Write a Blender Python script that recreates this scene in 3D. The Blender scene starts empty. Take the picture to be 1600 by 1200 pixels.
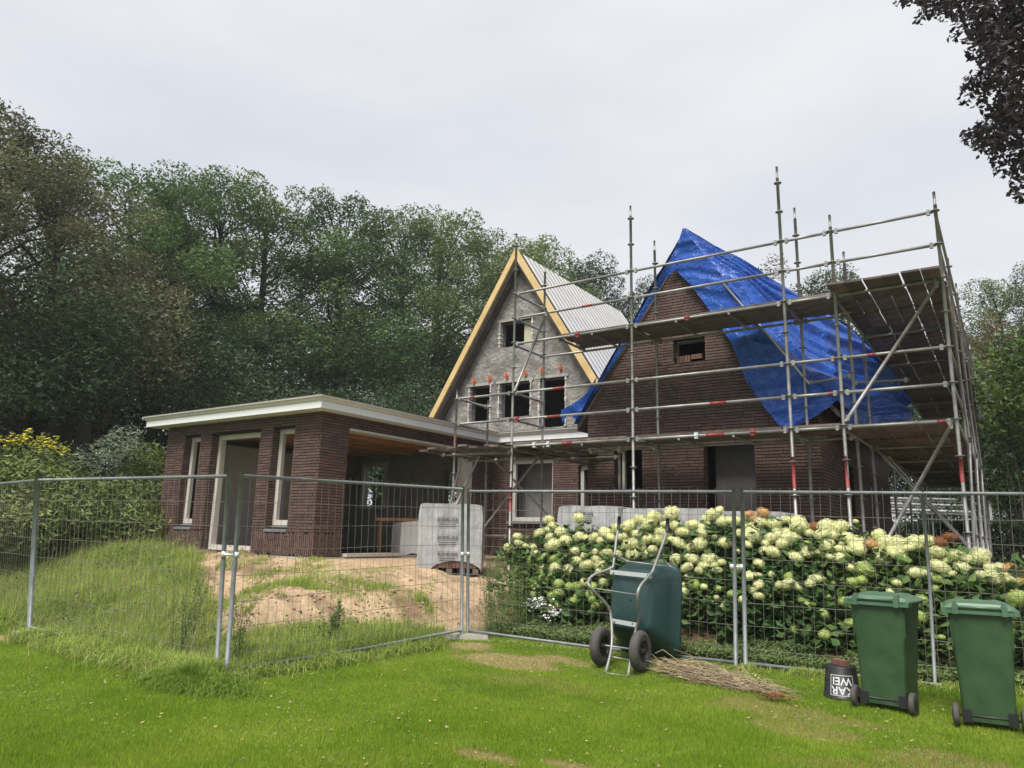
import bpy, math, random
import numpy as np
from mathutils import Matrix, Vector

random.seed(7)
rng = np.random.default_rng(11)
S = bpy.context.scene
col = S.collection

# ------------------------------------------------------------------ camera, sky, sun, exposure
HAZE = .0008
EYE = np.array([0.0, 0.0, 1.5])
FPX = 1132.37
yaw, pit, rol = [math.radians(a) for a in (-34.43218642, 11.6666372, 1.33806648)]
Fv = np.array([math.sin(yaw) * math.cos(pit), math.cos(yaw) * math.cos(pit), math.sin(pit)])
Rv = np.array([math.cos(yaw), -math.sin(yaw), 0.0])
Uv = np.cross(Rv, Fv)
R2 = math.cos(rol) * Rv + math.sin(rol) * Uv
U2 = -math.sin(rol) * Rv + math.cos(rol) * Uv
cam = bpy.data.objects.new('camera', bpy.data.cameras.new('camera'))
col.objects.link(cam)
m = Matrix.Identity(4)
for i in range(3):
    m[i][0] = R2[i]; m[i][1] = U2[i]; m[i][2] = -Fv[i]; m[i][3] = EYE[i]
cam.matrix_world = m
cam.data.sensor_width = 36.0
cam.data.lens = FPX / 1600 * 36.0
cam.data.clip_end = 2000
S.camera = cam

SUN_AZ, SUN_EL = math.radians(172), math.radians(58)     # azimuth measured clockwise from +Y
w = bpy.data.worlds.new("World"); S.world = w; w.use_nodes = True
nt = w.node_tree; nt.nodes.clear()
def N(t, k, **kw):
    n = t.nodes.new(k)
    for a, b in kw.items(): setattr(n, a, b)
    return n
out = N(nt, 'ShaderNodeOutputWorld')
sky = N(nt, 'ShaderNodeTexSky', sky_type='NISHITA')
sky.sun_disc = False; sky.sun_elevation = SUN_EL; sky.sun_rotation = SUN_AZ
bg1 = N(nt, 'ShaderNodeBackground'); bg1.inputs[1].default_value = 0.10
nt.links.new(sky.outputs[0], bg1.inputs[0])
bg2 = N(nt, 'ShaderNodeBackground'); bg2.inputs[1].default_value = 1.0
tc = N(nt, 'ShaderNodeTexCoord'); mp = N(nt, 'ShaderNodeMapping'); mp.inputs['Scale'].default_value = (1.4, 1.4, 4.0)
nz = N(nt, 'ShaderNodeTexNoise'); nz.inputs['Scale'].default_value = 1.3; nz.inputs['Detail'].default_value = 4
cr = N(nt, 'ShaderNodeValToRGB')
cr.color_ramp.elements[0].position = 0.3; cr.color_ramp.elements[0].color = (0.585, 0.607, 0.66, 1)
cr.color_ramp.elements[1].position = 0.72; cr.color_ramp.elements[1].color = (0.745, 0.75, 0.765, 1)
nt.links.new(tc.outputs['Generated'], mp.inputs[0]); nt.links.new(mp.outputs[0], nz.inputs['Vector'])
nt.links.new(nz.outputs[0], cr.inputs[0]); nt.links.new(cr.outputs[0], bg2.inputs[0])
mx = N(nt, 'ShaderNodeMixShader'); mx.inputs[0].default_value = 0.93
nt.links.new(bg1.outputs[0], mx.inputs[1]); nt.links.new(bg2.outputs[0], mx.inputs[2]); nt.links.new(mx.outputs[0], out.inputs[0])

sun = bpy.data.objects.new('sun', bpy.data.lights.new('sun', 'SUN')); col.objects.link(sun)
sun.data.energy = 4.0; sun.data.angle = math.radians(28); sun.data.color = (1.0, 0.95, 0.87)
sd = Vector((math.sin(SUN_AZ) * math.cos(SUN_EL), math.cos(SUN_AZ) * math.cos(SUN_EL), math.sin(SUN_EL)))
sun.rotation_euler = sd.to_track_quat('Z', 'Y').to_euler()
sun.location = (0, -10, 30)
S.render.engine = 'CYCLES'
S.view_settings.view_transform = 'Standard'; S.view_settings.look = 'None'
S.view_settings.exposure = 0.34; S.view_settings.gamma = 1.0; S.view_settings.use_curve_mapping = False
S.cycles.max_bounces = 8; S.cycles.transparent_max_bounces = 8

# ------------------------------------------------------------------ small helpers
def ray(px, py):
    return R2 * (px - 800) / FPX - U2 * (py - 600) / FPX + Fv
def at_y(px, py, y):
    d = ray(px, py); return EYE + d * (y / d[1])
def at_dist(px, py, D):
    d = ray(px, py); return EYE + d * (D / math.hypot(d[0], d[1]))

def tag(o, label=None, cat=None, group=None, kind=None):
    if label: o['label'] = label
    if cat: o['category'] = cat
    if group: o['group'] = group
    if kind: o['kind'] = kind
    return o
WM = {}
def link(o, parent=None, local=False):
    col.objects.link(o)
    if parent is not None:
        o.parent = parent
        if not local: o.matrix_parent_inverse = WM[parent.name].inverted()
    WM[o.name] = Matrix.Identity(4)
    return o
def empty(name, loc, label, cat, group=None, rz=0.0):
    o = bpy.data.objects.new(name, None); col.objects.link(o)
    o.location = loc; o.rotation_euler = (0, 0, rz); o.empty_display_size = 0.2
    WM[o.name] = Matrix.Translation(Vector(loc)) @ Matrix.Rotation(rz, 4, 'Z')
    return tag(o, label, cat, group)
def copy_tree(o, parent=None):
    c = o.copy(); col.objects.link(c); c.parent = parent
    WM[c.name] = Matrix.Identity(4)
    for ch in list(o.children): copy_tree(ch, c)
    return c

def mesh_np(name, V, Fq, mats, smooth=False, rnd=None, mat_idx=None, rndp=None):
    """V (n,3), Fq (m,k) constant-size faces"""
    V = np.asarray(V, np.float32); Fq = np.asarray(Fq, np.int32)
    me = bpy.data.meshes.new(name); k = Fq.shape[1]
    me.vertices.add(len(V)); me.vertices.foreach_set('co', V.ravel())
    me.loops.add(Fq.size); me.loops.foreach_set('vertex_index', Fq.ravel())
    me.polygons.add(len(Fq))
    me.polygons.foreach_set('loop_start', np.arange(len(Fq), dtype=np.int32) * k)
    me.polygons.foreach_set('use_smooth', np.full(len(Fq), smooth, bool))
    if mat_idx is not None: me.polygons.foreach_set('material_index', np.asarray(mat_idx, np.int32))
    if rnd is not None:
        a = me.attributes.new('rnd', 'FLOAT', 'FACE'); a.data.foreach_set('value', np.asarray(rnd, np.float32))
    if rndp is not None:
        a = me.attributes.new('dry', 'FLOAT', 'FACE'); a.data.foreach_set('value', np.asarray(rndp, np.float32))
    me.update(calc_edges=True)
    for mm in (mats if isinstance(mats, (list, tuple)) else [mats]): me.materials.append(mm)
    return me

class MB:
    def __init__(s): s.v = []; s.f = []; s.mi = []; s.sm = []; s.r = []
    def add(s, vs, fs, mi=0, sm=False, r=None):
        b = len(s.v); s.v.extend([tuple(v) for v in vs])
        r = random.random() if r is None else r
        for f in fs: s.f.append(tuple(i + b for i in f)); s.mi.append(mi); s.sm.append(sm); s.r.append(r)
        return s
    def box(s, lo, hi, mi=0, r=None, M=None):
        x0, y0, z0 = lo; x1, y1, z1 = hi
        vs = [(x0,y0,z0),(x1,y0,z0),(x1,y1,z0),(x0,y1,z0),(x0,y0,z1),(x1,y0,z1),(x1,y1,z1),(x0,y1,z1)]
        if M is not None: vs = [M @ Vector(v) for v in vs]
        return s.add(vs, [(0,3,2,1),(4,5,6,7),(0,1,5,4),(1,2,6,5),(2,3,7,6),(3,0,4,7)], mi, False, r)
    def tube(s, pts, rad, n=8, mi=0, caps=True, r=None, sm=True):
        pts = [np.array(p, float) for p in pts]
        rs = rad if isinstance(rad, (list, tuple)) else [rad] * len(pts)
        vs = []; up = None
        for i, p in enumerate(pts):
            a = pts[max(i-1, 0)]; b = pts[min(i+1, len(pts)-1)]
            t = b - a; t = t / (np.linalg.norm(t) + 1e-9)
            if up is None:
                up = np.array([0,0,1.0]) if abs(t[2]) < .9 else np.array([1.0,0,0])
            u = np.cross(t, up); u /= np.linalg.norm(u) + 1e-9; v = np.cross(u, t); up = v
            for k in range(n):
                an = 2*math.pi*k/n
                vs.append(p + rs[i]*(math.cos(an)*u + math.sin(an)*v))
        fs = []
        for i in range(len(pts)-1):
            for k in range(n):
                a = i*n+k; b = i*n+(k+1) % n
                fs.append((a, b, b+n, a+n))
        s.add(vs, fs, mi, sm, r)
        if caps:
            b = len(s.v) - len(vs)
            r0 = s.r[-1]
            s.f.append(tuple(b+k for k in range(n))); s.mi.append(mi); s.sm.append(False); s.r.append(r0)
            e = b+(len(pts)-1)*n
            s.f.append(tuple(e+k for k in reversed(range(n)))); s.mi.append(mi); s.sm.append(False); s.r.append(r0)
        return s
    def lathe(s, prof, n=16, axis='z', c=(0,0,0), mi=0, sm=True):
        vs = []
        for (rr, h) in prof:
            for k in range(n):
                a = 2*math.pi*k/n; x, y = rr*math.cos(a), rr*math.sin(a)
                p = {'z': (x,y,h), 'x': (h,x,y), 'y': (x,h,y)}[axis]
                vs.append((p[0]+c[0], p[1]+c[1], p[2]+c[2]))
        fs = []
        for i in range(len(prof)-1):
            for k in range(n):
                a = i*n+k; b = i*n+(k+1) % n
                fs.append((a, b, b+n, a+n))
        return s.add(vs, fs, mi, sm)
    def mesh(s, name, mats):
        me = bpy.data.meshes.new(name); me.from_pydata(s.v, [], s.f)
        me.polygons.foreach_set('material_index', s.mi); me.polygons.foreach_set('use_smooth', s.sm)
        a = me.attributes.new('rnd', 'FLOAT', 'FACE'); a.data.foreach_set('value', s.r)
        for mm in (mats if isinstance(mats, (list, tuple)) else [mats]): me.materials.append(mm)
        me.update(); return me
    def build(s, name, mats, parent=None, local=False, kind=None):
        o = bpy.data.objects.new(name, s.mesh(name, mats)); link(o, parent, local)
        if kind: o['kind'] = kind
        return o

# numpy value noise
_perm = rng.random((64, 64, 64)).astype(np.float32)
def vnoise(P):
    P = np.asarray(P, float); i = np.floor(P).astype(int); f = P - i; f = f*f*(3-2*f)
    r = 0
    for dx in (0,1):
        for dy in (0,1):
            for dz in (0,1):
                w_ = (f[...,0] if dx else 1-f[...,0])*(f[...,1] if dy else 1-f[...,1])*(f[...,2] if dz else 1-f[...,2])
                r = r + w_*_perm[(i[...,0]+dx) % 64, (i[...,1]+dy) % 64, (i[...,2]+dz) % 64]
    return r
def fbm(P, o=4):
    P = np.asarray(P, float); r = 0; a = .5
    for k in range(o): r = r + a*(vnoise(P)-.5); P = P*2.03+7.1; a *= .5
    return r*2
def fbm2(x, y, sc, o=4):
    return fbm(np.stack([np.asarray(x)*sc, np.asarray(y)*sc, np.zeros_like(np.asarray(x, dtype=float))+3.7], -1), o)
def sst(a, b, x):
    t = np.clip((np.asarray(x, float)-a)/(b-a), 0, 1); return t*t*(3-2*t)

# ------------------------------------------------------------------ materials
def lin(h):
    c = [int(h[i:i+2], 16)/255 for i in (0,2,4)]
    return tuple((x/12.92 if x <= .04045 else ((x+.055)/1.055)**2.4) for x in c)+(1,)
def mat(name, c1, c2=None, rough=.7, scale=6., bump=0.0, bscale=None, metal=0., use_rnd=None, detail=5, spec=.4, trans=0., stretch=None, ramp=None, objrnd=False, dry=None, coords='Object', dist=.01):
    """c1/c2 mixed by noise; use_rnd: amount by which the per-piece random value shifts brightness"""
    m_ = bpy.data.materials.new(name); m_.use_nodes = True; t = m_.node_tree; t.nodes.clear()
    o = N(t, 'ShaderNodeOutputMaterial'); p = N(t, 'ShaderNodeBsdfPrincipled')
    p.inputs['Roughness'].default_value = rough; p.inputs['Metallic'].default_value = metal
    p.inputs['Specular IOR Level'].default_value = spec
    c2 = c2 or c1
    if coords == 'World': g = N(t, 'ShaderNodeNewGeometry'); vec = g.outputs['Position']
    else: g = N(t, 'ShaderNodeTexCoord'); vec = g.outputs['Object']
    if stretch:
        mp_ = N(t, 'ShaderNodeMapping'); mp_.inputs['Scale'].default_value = stretch
        t.links.new(vec, mp_.inputs[0]); vec = mp_.outputs[0]
    n1 = N(t, 'ShaderNodeTexNoise'); n1.inputs['Scale'].default_value = scale; n1.inputs['Detail'].default_value = detail
    n1.inputs['Roughness'].default_value = .6
    t.links.new(vec, n1.inputs['Vector'])
    r = N(t, 'ShaderNodeValToRGB'); r.color_ramp.elements[0].position = .32; r.color_ramp.elements[1].position = .68
    r.color_ramp.elements[0].color = c1; r.color_ramp.elements[1].color = c2
    t.links.new(n1.outputs[0], r.inputs[0]); c = r.outputs[0]
    if use_rnd or ramp:
        at = N(t, 'ShaderNodeAttribute', attribute_name='rnd'); v = at.outputs['Fac']
        if objrnd:
            oi = N(t, 'ShaderNodeObjectInfo'); ad = N(t, 'ShaderNodeMath', operation='ADD')
            fr = N(t, 'ShaderNodeMath', operation='FRACT')
            t.links.new(v, ad.inputs[0]); t.links.new(oi.outputs['Random'], ad.inputs[1]); t.links.new(ad.outputs[0], fr.inputs[0]); v = fr.outputs[0]
        if ramp:
            r2 = N(t, 'ShaderNodeValToRGB'); els = r2.color_ramp.elements
            while len(els) < len(ramp): els.new(.5)
            for i_, (pos, cc) in enumerate(ramp): els[i_].position = pos; els[i_].color = cc
            t.links.new(v, r2.inputs[0])
            mm = N(t, 'ShaderNodeMix', data_type='RGBA', blend_type='MULTIPLY'); mm.inputs[0].default_value = 1
            t.links.new(r2.outputs[0], mm.inputs[6]); t.links.new(c, mm.inputs[7]); c = mm.outputs[2]
        if use_rnd:
            mr = N(t, 'ShaderNodeMapRange'); mr.inputs[3].default_value = 1-use_rnd; mr.inputs[4].default_value = 1+use_rnd
            t.links.new(v, mr.inputs[0]); hs = N(t, 'ShaderNodeHueSaturation')
            t.links.new(mr.outputs[0], hs.inputs['Value']); t.links.new(c, hs.inputs['Color']); c = hs.outputs[0]
            if 'leaf' in name:
                oi2 = N(t, 'ShaderNodeObjectInfo'); m2 = N(t, 'ShaderNodeMapRange'); m2.inputs[3].default_value = .478; m2.inputs[4].default_value = .512; h2 = N(t, 'ShaderNodeHueSaturation')
                m3 = N(t, 'ShaderNodeMapRange'); m3.inputs[3].default_value = 1.2; m3.inputs[4].default_value = .85
                t.links.new(oi2.outputs['Random'], m2.inputs[0]); t.links.new(m2.outputs[0], h2.inputs['Hue']); t.links.new(oi2.outputs['Random'], m3.inputs[0]); t.links.new(m3.outputs[0], h2.inputs['Value']); t.links.new(c, h2.inputs['Color']); c = h2.outputs[0]
    if dry:
        ad = N(t, 'ShaderNodeAttribute', attribute_name='dry')
        md = N(t, 'ShaderNodeMix', data_type='RGBA'); t.links.new(ad.outputs['Fac'], md.inputs[0])
        t.links.new(c, md.inputs[6]); md.inputs[7].default_value = dry; c = md.outputs[2]
    t.links.new(c, p.inputs['Base Color'])
    if bump:
        n2 = N(t, 'ShaderNodeTexNoise'); n2.inputs['Scale'].default_value = bscale or scale*5; n2.inputs['Detail'].default_value = 6
        t.links.new(vec, n2.inputs['Vector']); b = N(t, 'ShaderNodeBump'); b.inputs['Strength'].default_value = bump; b.inputs['Distance'].default_value = dist
        t.links.new(n2.outputs[0], b.inputs['Height']); t.links.new(b.outputs[0], p.inputs['Normal'])
    if trans:
        tr = N(t, 'ShaderNodeBsdfTranslucent'); mxs = N(t, 'ShaderNodeMixShader'); mxs.inputs[0].default_value = trans
        t.links.new(c, tr.inputs[0]); t.links.new(p.outputs[0], mxs.inputs[1]); t.links.new(tr.outputs[0], mxs.inputs[2]); t.links.new(mxs.outputs[0], o.inputs[0])
    else: t.links.new(p.outputs[0], o.inputs[0])
    return m_

W1 = (1,1,1,1)
BR = [(0,(.72,.68,.68,1)),(.2,(.88,.85,.85,1)),(.5,(1,1,1,1)),(.8,(1.12,1.05,1.02,1)),(.93,(1.2,1.2,1.22,1)),(1,(1.4,1.1,1.0,1))]
M = {}
M['brick'] = mat('brick', (.085,.050,.042,1), (.125,.080,.068,1), rough=.72, scale=14, bump=.5, bscale=120, ramp=BR, objrnd=True, dist=.003, spec=.5)
M['mortar'] = mat('mortar', (.010,.008,.007,1), (.02,.016,.015,1), rough=.95, scale=8, bump=.4, bscale=60)
M['render'] = mat('grey_render', (.13,.12,.112,1), (.36,.34,.32,1), rough=.95, scale=3.2, bump=1.0, bscale=11, detail=12, dist=.05)
M['blockwall'] = mat('block_wall', (.20,.19,.185,1), (.27,.26,.25,1), rough=.9, scale=2)
M['timber'] = mat('yellow_timber', (.55,.38,.16,1), (.66,.49,.24,1), rough=.65, scale=3, stretch=(1,1,1), bump=.2)
M['ceilwood'] = mat('orange_ceiling_wood', (.48,.22,.08,1), (.62,.33,.13,1), rough=.55, scale=3, use_rnd=.18)
M['oldwood'] = mat('weathered_plank', (.085,.068,.06,1), (.18,.148,.13,1), rough=.85, scale=5, stretch=(1,1,1), bump=.4, use_rnd=.3, objrnd=True)
M['white'] = mat('white_paint', (.70,.72,.71,1), (.76,.77,.76,1), rough=.45, scale=2)
M['cream'] = mat('cream_moulding', (.58,.56,.50,1), (.66,.64,.585,1), rough=.5, scale=2)
M['frame'] = mat('pale_grey_frame', (.50,.47,.43,1), (.57,.54,.49,1), rough=.6, scale=3)
M['roofpanel'] = mat('white_roof_panel', (.52,.51,.49,1), (.60,.59,.565,1), rough=.55, scale=2.5, use_rnd=.05, objrnd=True)
M['roofbase'] = mat('roof_underlay', (.05,.05,.05,1), rough=.8)
M['bitumen'] = mat('roof_felt', (.06,.06,.06,1), (.09,.09,.09,1), rough=.85)
M['steel'] = mat('galvanised_steel', (.20,.20,.195,1), (.36,.355,.34,1), rough=.5, scale=5, metal=.45, bump=.1, spec=.5)
M['fence'] = mat('fence_steel', (.15,.165,.175,1), (.24,.26,.27,1), rough=.5, scale=8, metal=.2)
M['wire'] = mat('rusty_wire', (.15,.13,.11,1), (.26,.25,.235,1), rough=.6, scale=3, metal=.4)
M['red'] = mat('red_paint', (.22,.03,.035,1), (.34,.07,.06,1), rough=.5)
M['orange'] = mat('orange_plastic', (.75,.13,.04,1), (.8,.2,.08,1), rough=.5)
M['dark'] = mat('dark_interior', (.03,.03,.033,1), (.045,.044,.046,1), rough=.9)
M['plaster'] = mat('interior_board', (.46,.41,.39,1), (.52,.47,.45,1), rough=.8, scale=1.5)
M['concrete'] = mat('concrete', (.30,.28,.25,1), (.42,.39,.35,1), rough=.9, scale=5, bump=.4)
M['sill'] = mat('bluestone_sill', (.14,.15,.165,1), (.19,.2,.215,1), rough=.5)
M['tyre'] = mat('tyre_rubber', (.055,.052,.047,1), (.085,.08,.072,1), rough=.75, scale=20)
M['black'] = mat('black_plastic', (.016,.016,.017,1), (.024,.024,.026,1), rough=.45)
M['traygreen'] = mat('green_plastic_tray', (.012,.038,.037,1), (.018,.050,.048,1), rough=.34, scale=3, spec=.5)
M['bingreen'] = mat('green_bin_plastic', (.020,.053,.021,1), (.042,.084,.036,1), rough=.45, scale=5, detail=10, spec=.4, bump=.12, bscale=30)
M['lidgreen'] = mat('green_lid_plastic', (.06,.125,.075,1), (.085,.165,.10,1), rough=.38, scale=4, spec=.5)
M['alu'] = mat('galvanised_strip', (.62,.64,.65,1), (.72,.73,.74,1), rough=.4, metal=.5)
M['film'] = mat('grey_film', (.28,.28,.29,1), (.46,.46,.47,1), rough=.3, scale=3, detail=8, bump=.7, bscale=5, spec=.55, stretch=(1.8,1.8,.7), dist=.03)
M['whitefilm'] = mat('white_film', (.78,.78,.77,1), (.86,.86,.85,1), rough=.4, scale=3, bump=.4, bscale=12)
M['ink'] = mat('print_ink', (.05,.05,.06,1), rough=.6)
M['inkwhite'] = mat('print_white', (.7,.72,.75,1), rough=.6)
M['redbrick'] = mat('pallet_brick', (.12,.06,.045,1), (.18,.09,.07,1), rough=.8, scale=12, ramp=BR, objrnd=True)
M['bark'] = mat('bark', (.022,.018,.014,1), (.048,.040,.032,1), rough=.95, scale=5, bump=.6, stretch=(3,3,.7))
def leafmat(name, a, b, dry=None, tr=.28, val=.48, rough=.5):
    return mat(name, a, b, rough=rough, scale=.8, use_rnd=val, trans=tr, dry=dry, spec=.2, detail=2)
M['leaf1'] = leafmat('oak_leaf', (.080,.145,.050,1), (.125,.195,.070,1))
M['leaf2'] = leafmat('light_oak_leaf', (.12,.185,.068,1), (.165,.235,.09,1))
M['leaf3'] = leafmat('brownish_leaf', (.12,.13,.07,1), (.17,.17,.09,1))
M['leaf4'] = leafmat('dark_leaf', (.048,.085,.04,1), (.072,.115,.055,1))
M['leaf5'] = leafmat('autumn_leaf', (.14,.11,.045,1), (.22,.145,.055,1))
M['beech'] = leafmat('copper_beech_leaf', (.035,.028,.038,1), (.07,.058,.064,1), tr=.2)
M['rhodo'] = leafmat('rhododendron_leaf', (.10,.15,.045,1), (.155,.205,.065,1), tr=.15, rough=.38)
M['yellowfl'] = leafmat('yellow_flower', (.62,.52,.04,1), (.72,.62,.08,1))
M['silver'] = leafmat('silver_leaf', (.22,.29,.2,1), (.32,.38,.28,1))
M['redleaf'] = leafmat('reddish_leaf', (.22,.13,.05,1), (.13,.17,.05,1))
M['shrub'] = leafmat('bright_shrub_leaf', (.10,.165,.04,1), (.15,.215,.055,1), tr=.3)
M['cover'] = leafmat('ground_cover_leaf', (.12,.19,.06,1), (.19,.26,.09,1))
M['hleaf'] = leafmat('hydrangea_leaf', (.06,.125,.034,1), (.10,.175,.05,1))
M['weed'] = leafmat('weed_leaf', (.12,.19,.06,1), (.17,.24,.08,1))
M['hcream'] = mat('hydrangea_cream', (.64,.66,.29,1), (.86,.86,.56,1), rough=.7, scale=12, use_rnd=.3, objrnd=True, trans=.15)
M['hgreen'] = mat('hydrangea_green', (.36,.47,.11,1), (.56,.64,.25,1), rough=.7, scale=12, use_rnd=.3, objrnd=True, trans=.15)
M['hdry'] = mat('hydrangea_dried', (.50,.27,.10,1), (.66,.45,.2,1), rough=.8, scale=30, use_rnd=.15, objrnd=True)
M['hbrown'] = mat('hydrangea_brown', (.22,.08,.03,1), (.30,.13,.05,1), rough=.8, scale=30, use_rnd=.15)
M['whitefl'] = mat('white_flower', (.75,.75,.75,1), rough=.7)
M['blade'] = mat('lawn_blade', (.15,.275,.012,1), (.30,.41,.045,1), rough=.6, scale=.9, use_rnd=.28, trans=.35, coords='World', dry=(.36,.29,.12,1), detail=4, spec=.12)
M['tallgrass'] = mat('tall_grass', (.24,.345,.06,1), (.38,.46,.12,1), rough=.6, scale=1.6, use_rnd=.35, trans=.3, coords='World', dry=(.48,.40,.2,1), spec=.12)
M['twig'] = mat('dry_twig', (.20,.15,.10,1), (.42,.34,.21,1), rough=.85, scale=6, use_rnd=.4)

# ------------------------------------------------------------------ terrain
CR = [(-30,4.9),(-11.0,4.75),(-6.7,4.72),(-6.45,8.4)]
def inside_d(x, y):
    """distance inside the building plot, measured from the site fence"""
    x = np.asarray(x, float); y = np.asarray(y, float)
    return np.maximum(np.minimum(-6.55-x, y-4.75), y-8.8-.16*np.maximum(0, x+2.7))
def sand_d(x, y):
    """distance inside the bare sand area"""
    xl = np.interp(y, [5, 7, 8, 8.5, 9.2], [-8.3, -7.9, -7.2, -6.85, -6.6]); yl = np.interp(x, [-19, -15.5, -13, -11.5, -10, -9, -8, -7.6], [9.4, 8.75, 8.45, 7.6, 6.9, 6.3, 5.8, 5.6])
    return np.minimum(xl-x, y-yl)
def height(x, y):
    x = np.asarray(x, float); y = np.asarray(y, float)
    d = inside_d(x, y); ds = sand_d(x, y)
    base = .0 + .06*sst(7.2, 8.6, y) + .012*fbm2(x, y, .9, 3)
    west = sst(-10.2, -12.0, x)
    e_ = .35*fbm2(x, y, .9, 2)
    bank = .18*sst(.0, 1.3, d) + .40*sst(-.05+e_, .85+e_, ds) + .32*sst(.6, 2.6, ds)
    slope = .95*sst(0.0, 4.2, d)
    east = sst(-6.9, -6.2, x)
    b = bank*(1-west) + slope*west
    es = east*sst(8, 8.6, y)
    b = b*(1-es) + (.9*sst(.1, 2.25, d-.05))*es
    rough = sst(-.2, .2, ds)*(1-sst(1.2, 2.4, ds))*(1-east)
    h = base + b + rough*(.12*fbm2(x, y, 1.9, 4)+.12*fbm2(x+9, y, 6, 4)) + .02*fbm2(x, y+5, 5, 2)*sst(.5, 1.5, d)
    # grassy mound beside the garden room and hollow rise towards the wood
    h = h + .15*np.exp(-(((x+17.7)/1.6)**2+((y-8.9)/1.0)**2)) + .02*np.maximum(0, np.hypot(x, y)-22)*.4
    # building platform is flat
    plat = sst(8.8, 9.2, y)*sst(-16.6, -16.0, x)*(1-sst(-10.2, -9.6, x))
    h = h*(1-plat) + .96*plat
    return h
def axis_pts(lo, hi, step, far, n):
    a = np.arange(lo, hi+1e-6, step)
    g = (np.linspace(0, 1, n)[1:]**2.2)
    return np.concatenate([(lo-g*(far))[::-1], a, hi+g*far])
gx = axis_pts(-20, 4, .075, 600, 40); gy = axis_pts(2.0, 14.5, .075, 600, 40)
X, Y = np.meshgrid(gx, gy); Z = height(X, Y)
n1, n2 = X.shape
V = np.stack([X, Y, Z], -1).reshape(-1, 3)
idx = np.arange(n1*n2).reshape(n1, n2)
Fq = np.stack([idx[:-1,:-1], idx[:-1,1:], idx[1:,1:], idx[1:,:-1]], -1).reshape(-1, 4)
def zone_col(x, y):
    d = inside_d(x, y); nn = fbm2(x, y, 1.3, 4); n3 = fbm2(x+30, y, .5, 3); n5 = fbm2(x, y+11, 6, 3)
    grass = np.array([.11,.16,.03]); sand = np.array([.42,.305,.195]); soil = np.array([.085,.055,.035]); dirt = np.array([.19,.125,.075]); wildg = np.array([.14,.17,.055]); forest = np.array([.035,.04,.018])
    c = np.ones(x.shape+(3,))*grass
    dryp = drymask(x, y)[..., None]
    c = c*(1-dryp)+np.array([.36,.27,.15])*dryp
    def mixc(c, col_, k): k = np.clip(k, 0, 1)[..., None]; return c*(1-k)+col_*k
    east = sst(-6.9, -6.3, x)
    c = mixc(c, wildg, sst(.0, .25, d+.2*nn)*(1-east))
    ds = sand_d(x, y)
    sandm = sst(-.12, .15, ds+.22*nn)*(1-east)*sst(-17.6, -16.6, x)
    c = mixc(c, sand*(1+.25*nn[..., None]+.25*n5[..., None]), sandm)
    c = mixc(c, dirt*.8, sandm*np.maximum(sst(.0, .25, fbm2(x-7, y, 2.3, 5))*(1-sst(1.0, 2.2, ds)), .5*sst(.15,.4,fbm2(x+17, y, 3.3, 5)))*.8)
    c = mixc(c, soil*(1+.5*nn[..., None]), east*sst(8.85, 9.1, y))
    c = mixc(c, dirt*(1+.4*nn[..., None]), east*sst(9.15, 9.4, y+.2*nn)*(1-sst(9.9, 10.3, y))*sst(.0, .2, n3+.1)*.8)
    c = mixc(c, sand*.8, east*sst(10.8, 11.2, y))
    far = np.maximum(sst(15, 17, y), sst(-18.5, -21, x))
    c = mixc(c, forest, far)
    return np.clip(c, 0.01, .8)
DRY = [(-5.2,7.55,.9,.36,.75),(-6.05,8.05,.35,.2,.8),(-3.1,4.35,.30,.12,.8),(-.5,6.2,.5,.35,.5),(-1.7,7.0,.9,.25,.5),(-4.6,7.9,.5,.22,.7),(-5.9,7.95,.3,.2,.6),(-2.55,4.55,.30,.10,.8),(-1.5,6.6,.5,.3,.45),(-.9,5.6,.7,.3,.3),(-10.9,4.62,.6,.18,.9),(-2.0,7.3,.5,.15,.5),(-1.0,4.9,.6,.35,.35),(-4.2,6.7,.8,.3,.25)]
def drymask(x, y):
    r = np.zeros(np.shape(x)); nn = fbm2(x, y, 3.1, 4)
    for cx, cy, ax, ay, s_ in DRY:
        q = ((x-cx)/ax)**2+((y-cy)/ay)**2 + nn*1.3
        r = np.maximum(r, s_*(1-sst(.5, 1.3, q)))
    return np.clip(r, 0, 1)
me = mesh_np('ground', V, Fq, [], smooth=True)
a = me.color_attributes.new('col', 'FLOAT_COLOR', 'POINT')
CC = np.concatenate([zone_col(X, Y), np.ones(X.shape+(1,))], -1).reshape(-1, 4).astype(np.float32)
a.data.foreach_set('color', CC.ravel())
gm = bpy.data.materials.new('ground'); gm.use_nodes = True; t = gm.node_tree; p = t.nodes['Principled BSDF']
va = N(t, 'ShaderNodeVertexColor', layer_name='col'); g = N(t, 'ShaderNodeNewGeometry')
nn_ = N(t, 'ShaderNodeTexNoise'); nn_.inputs['Scale'].default_value = 14; nn_.inputs['Detail'].default_value = 8; nn_.inputs['Roughness'].default_value = .7
t.links.new(g.outputs['Position'], nn_.inputs['Vector'])
mr = N(t, 'ShaderNodeMapRange'); mr.inputs[1].default_value = .3; mr.inputs[2].default_value = .7; mr.inputs[3].default_value = .65; mr.inputs[4].default_value = 1.3
hs = N(t, 'ShaderNodeHueSaturation'); t.links.new(nn_.outputs[0], mr.inputs[0]); t.links.new(mr.outputs[0], hs.inputs['Value'])
t.links.new(va.outputs[0], hs.inputs['Color']); t.links.new(hs.outputs[0], p.inputs['Base Color'])
p.inputs['Roughness'].default_value = .95; p.inputs['Specular IOR Level'].default_value = .15
bp = N(t, 'ShaderNodeBump'); bp.inputs['Strength'].default_value = .8; bp.inputs['Distance'].default_value = .03
t.links.new(nn_.outputs[0], bp.inputs['Height']); t.links.new(bp.outputs[0], p.inputs['Normal'])
me.materials.append(gm)
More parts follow.
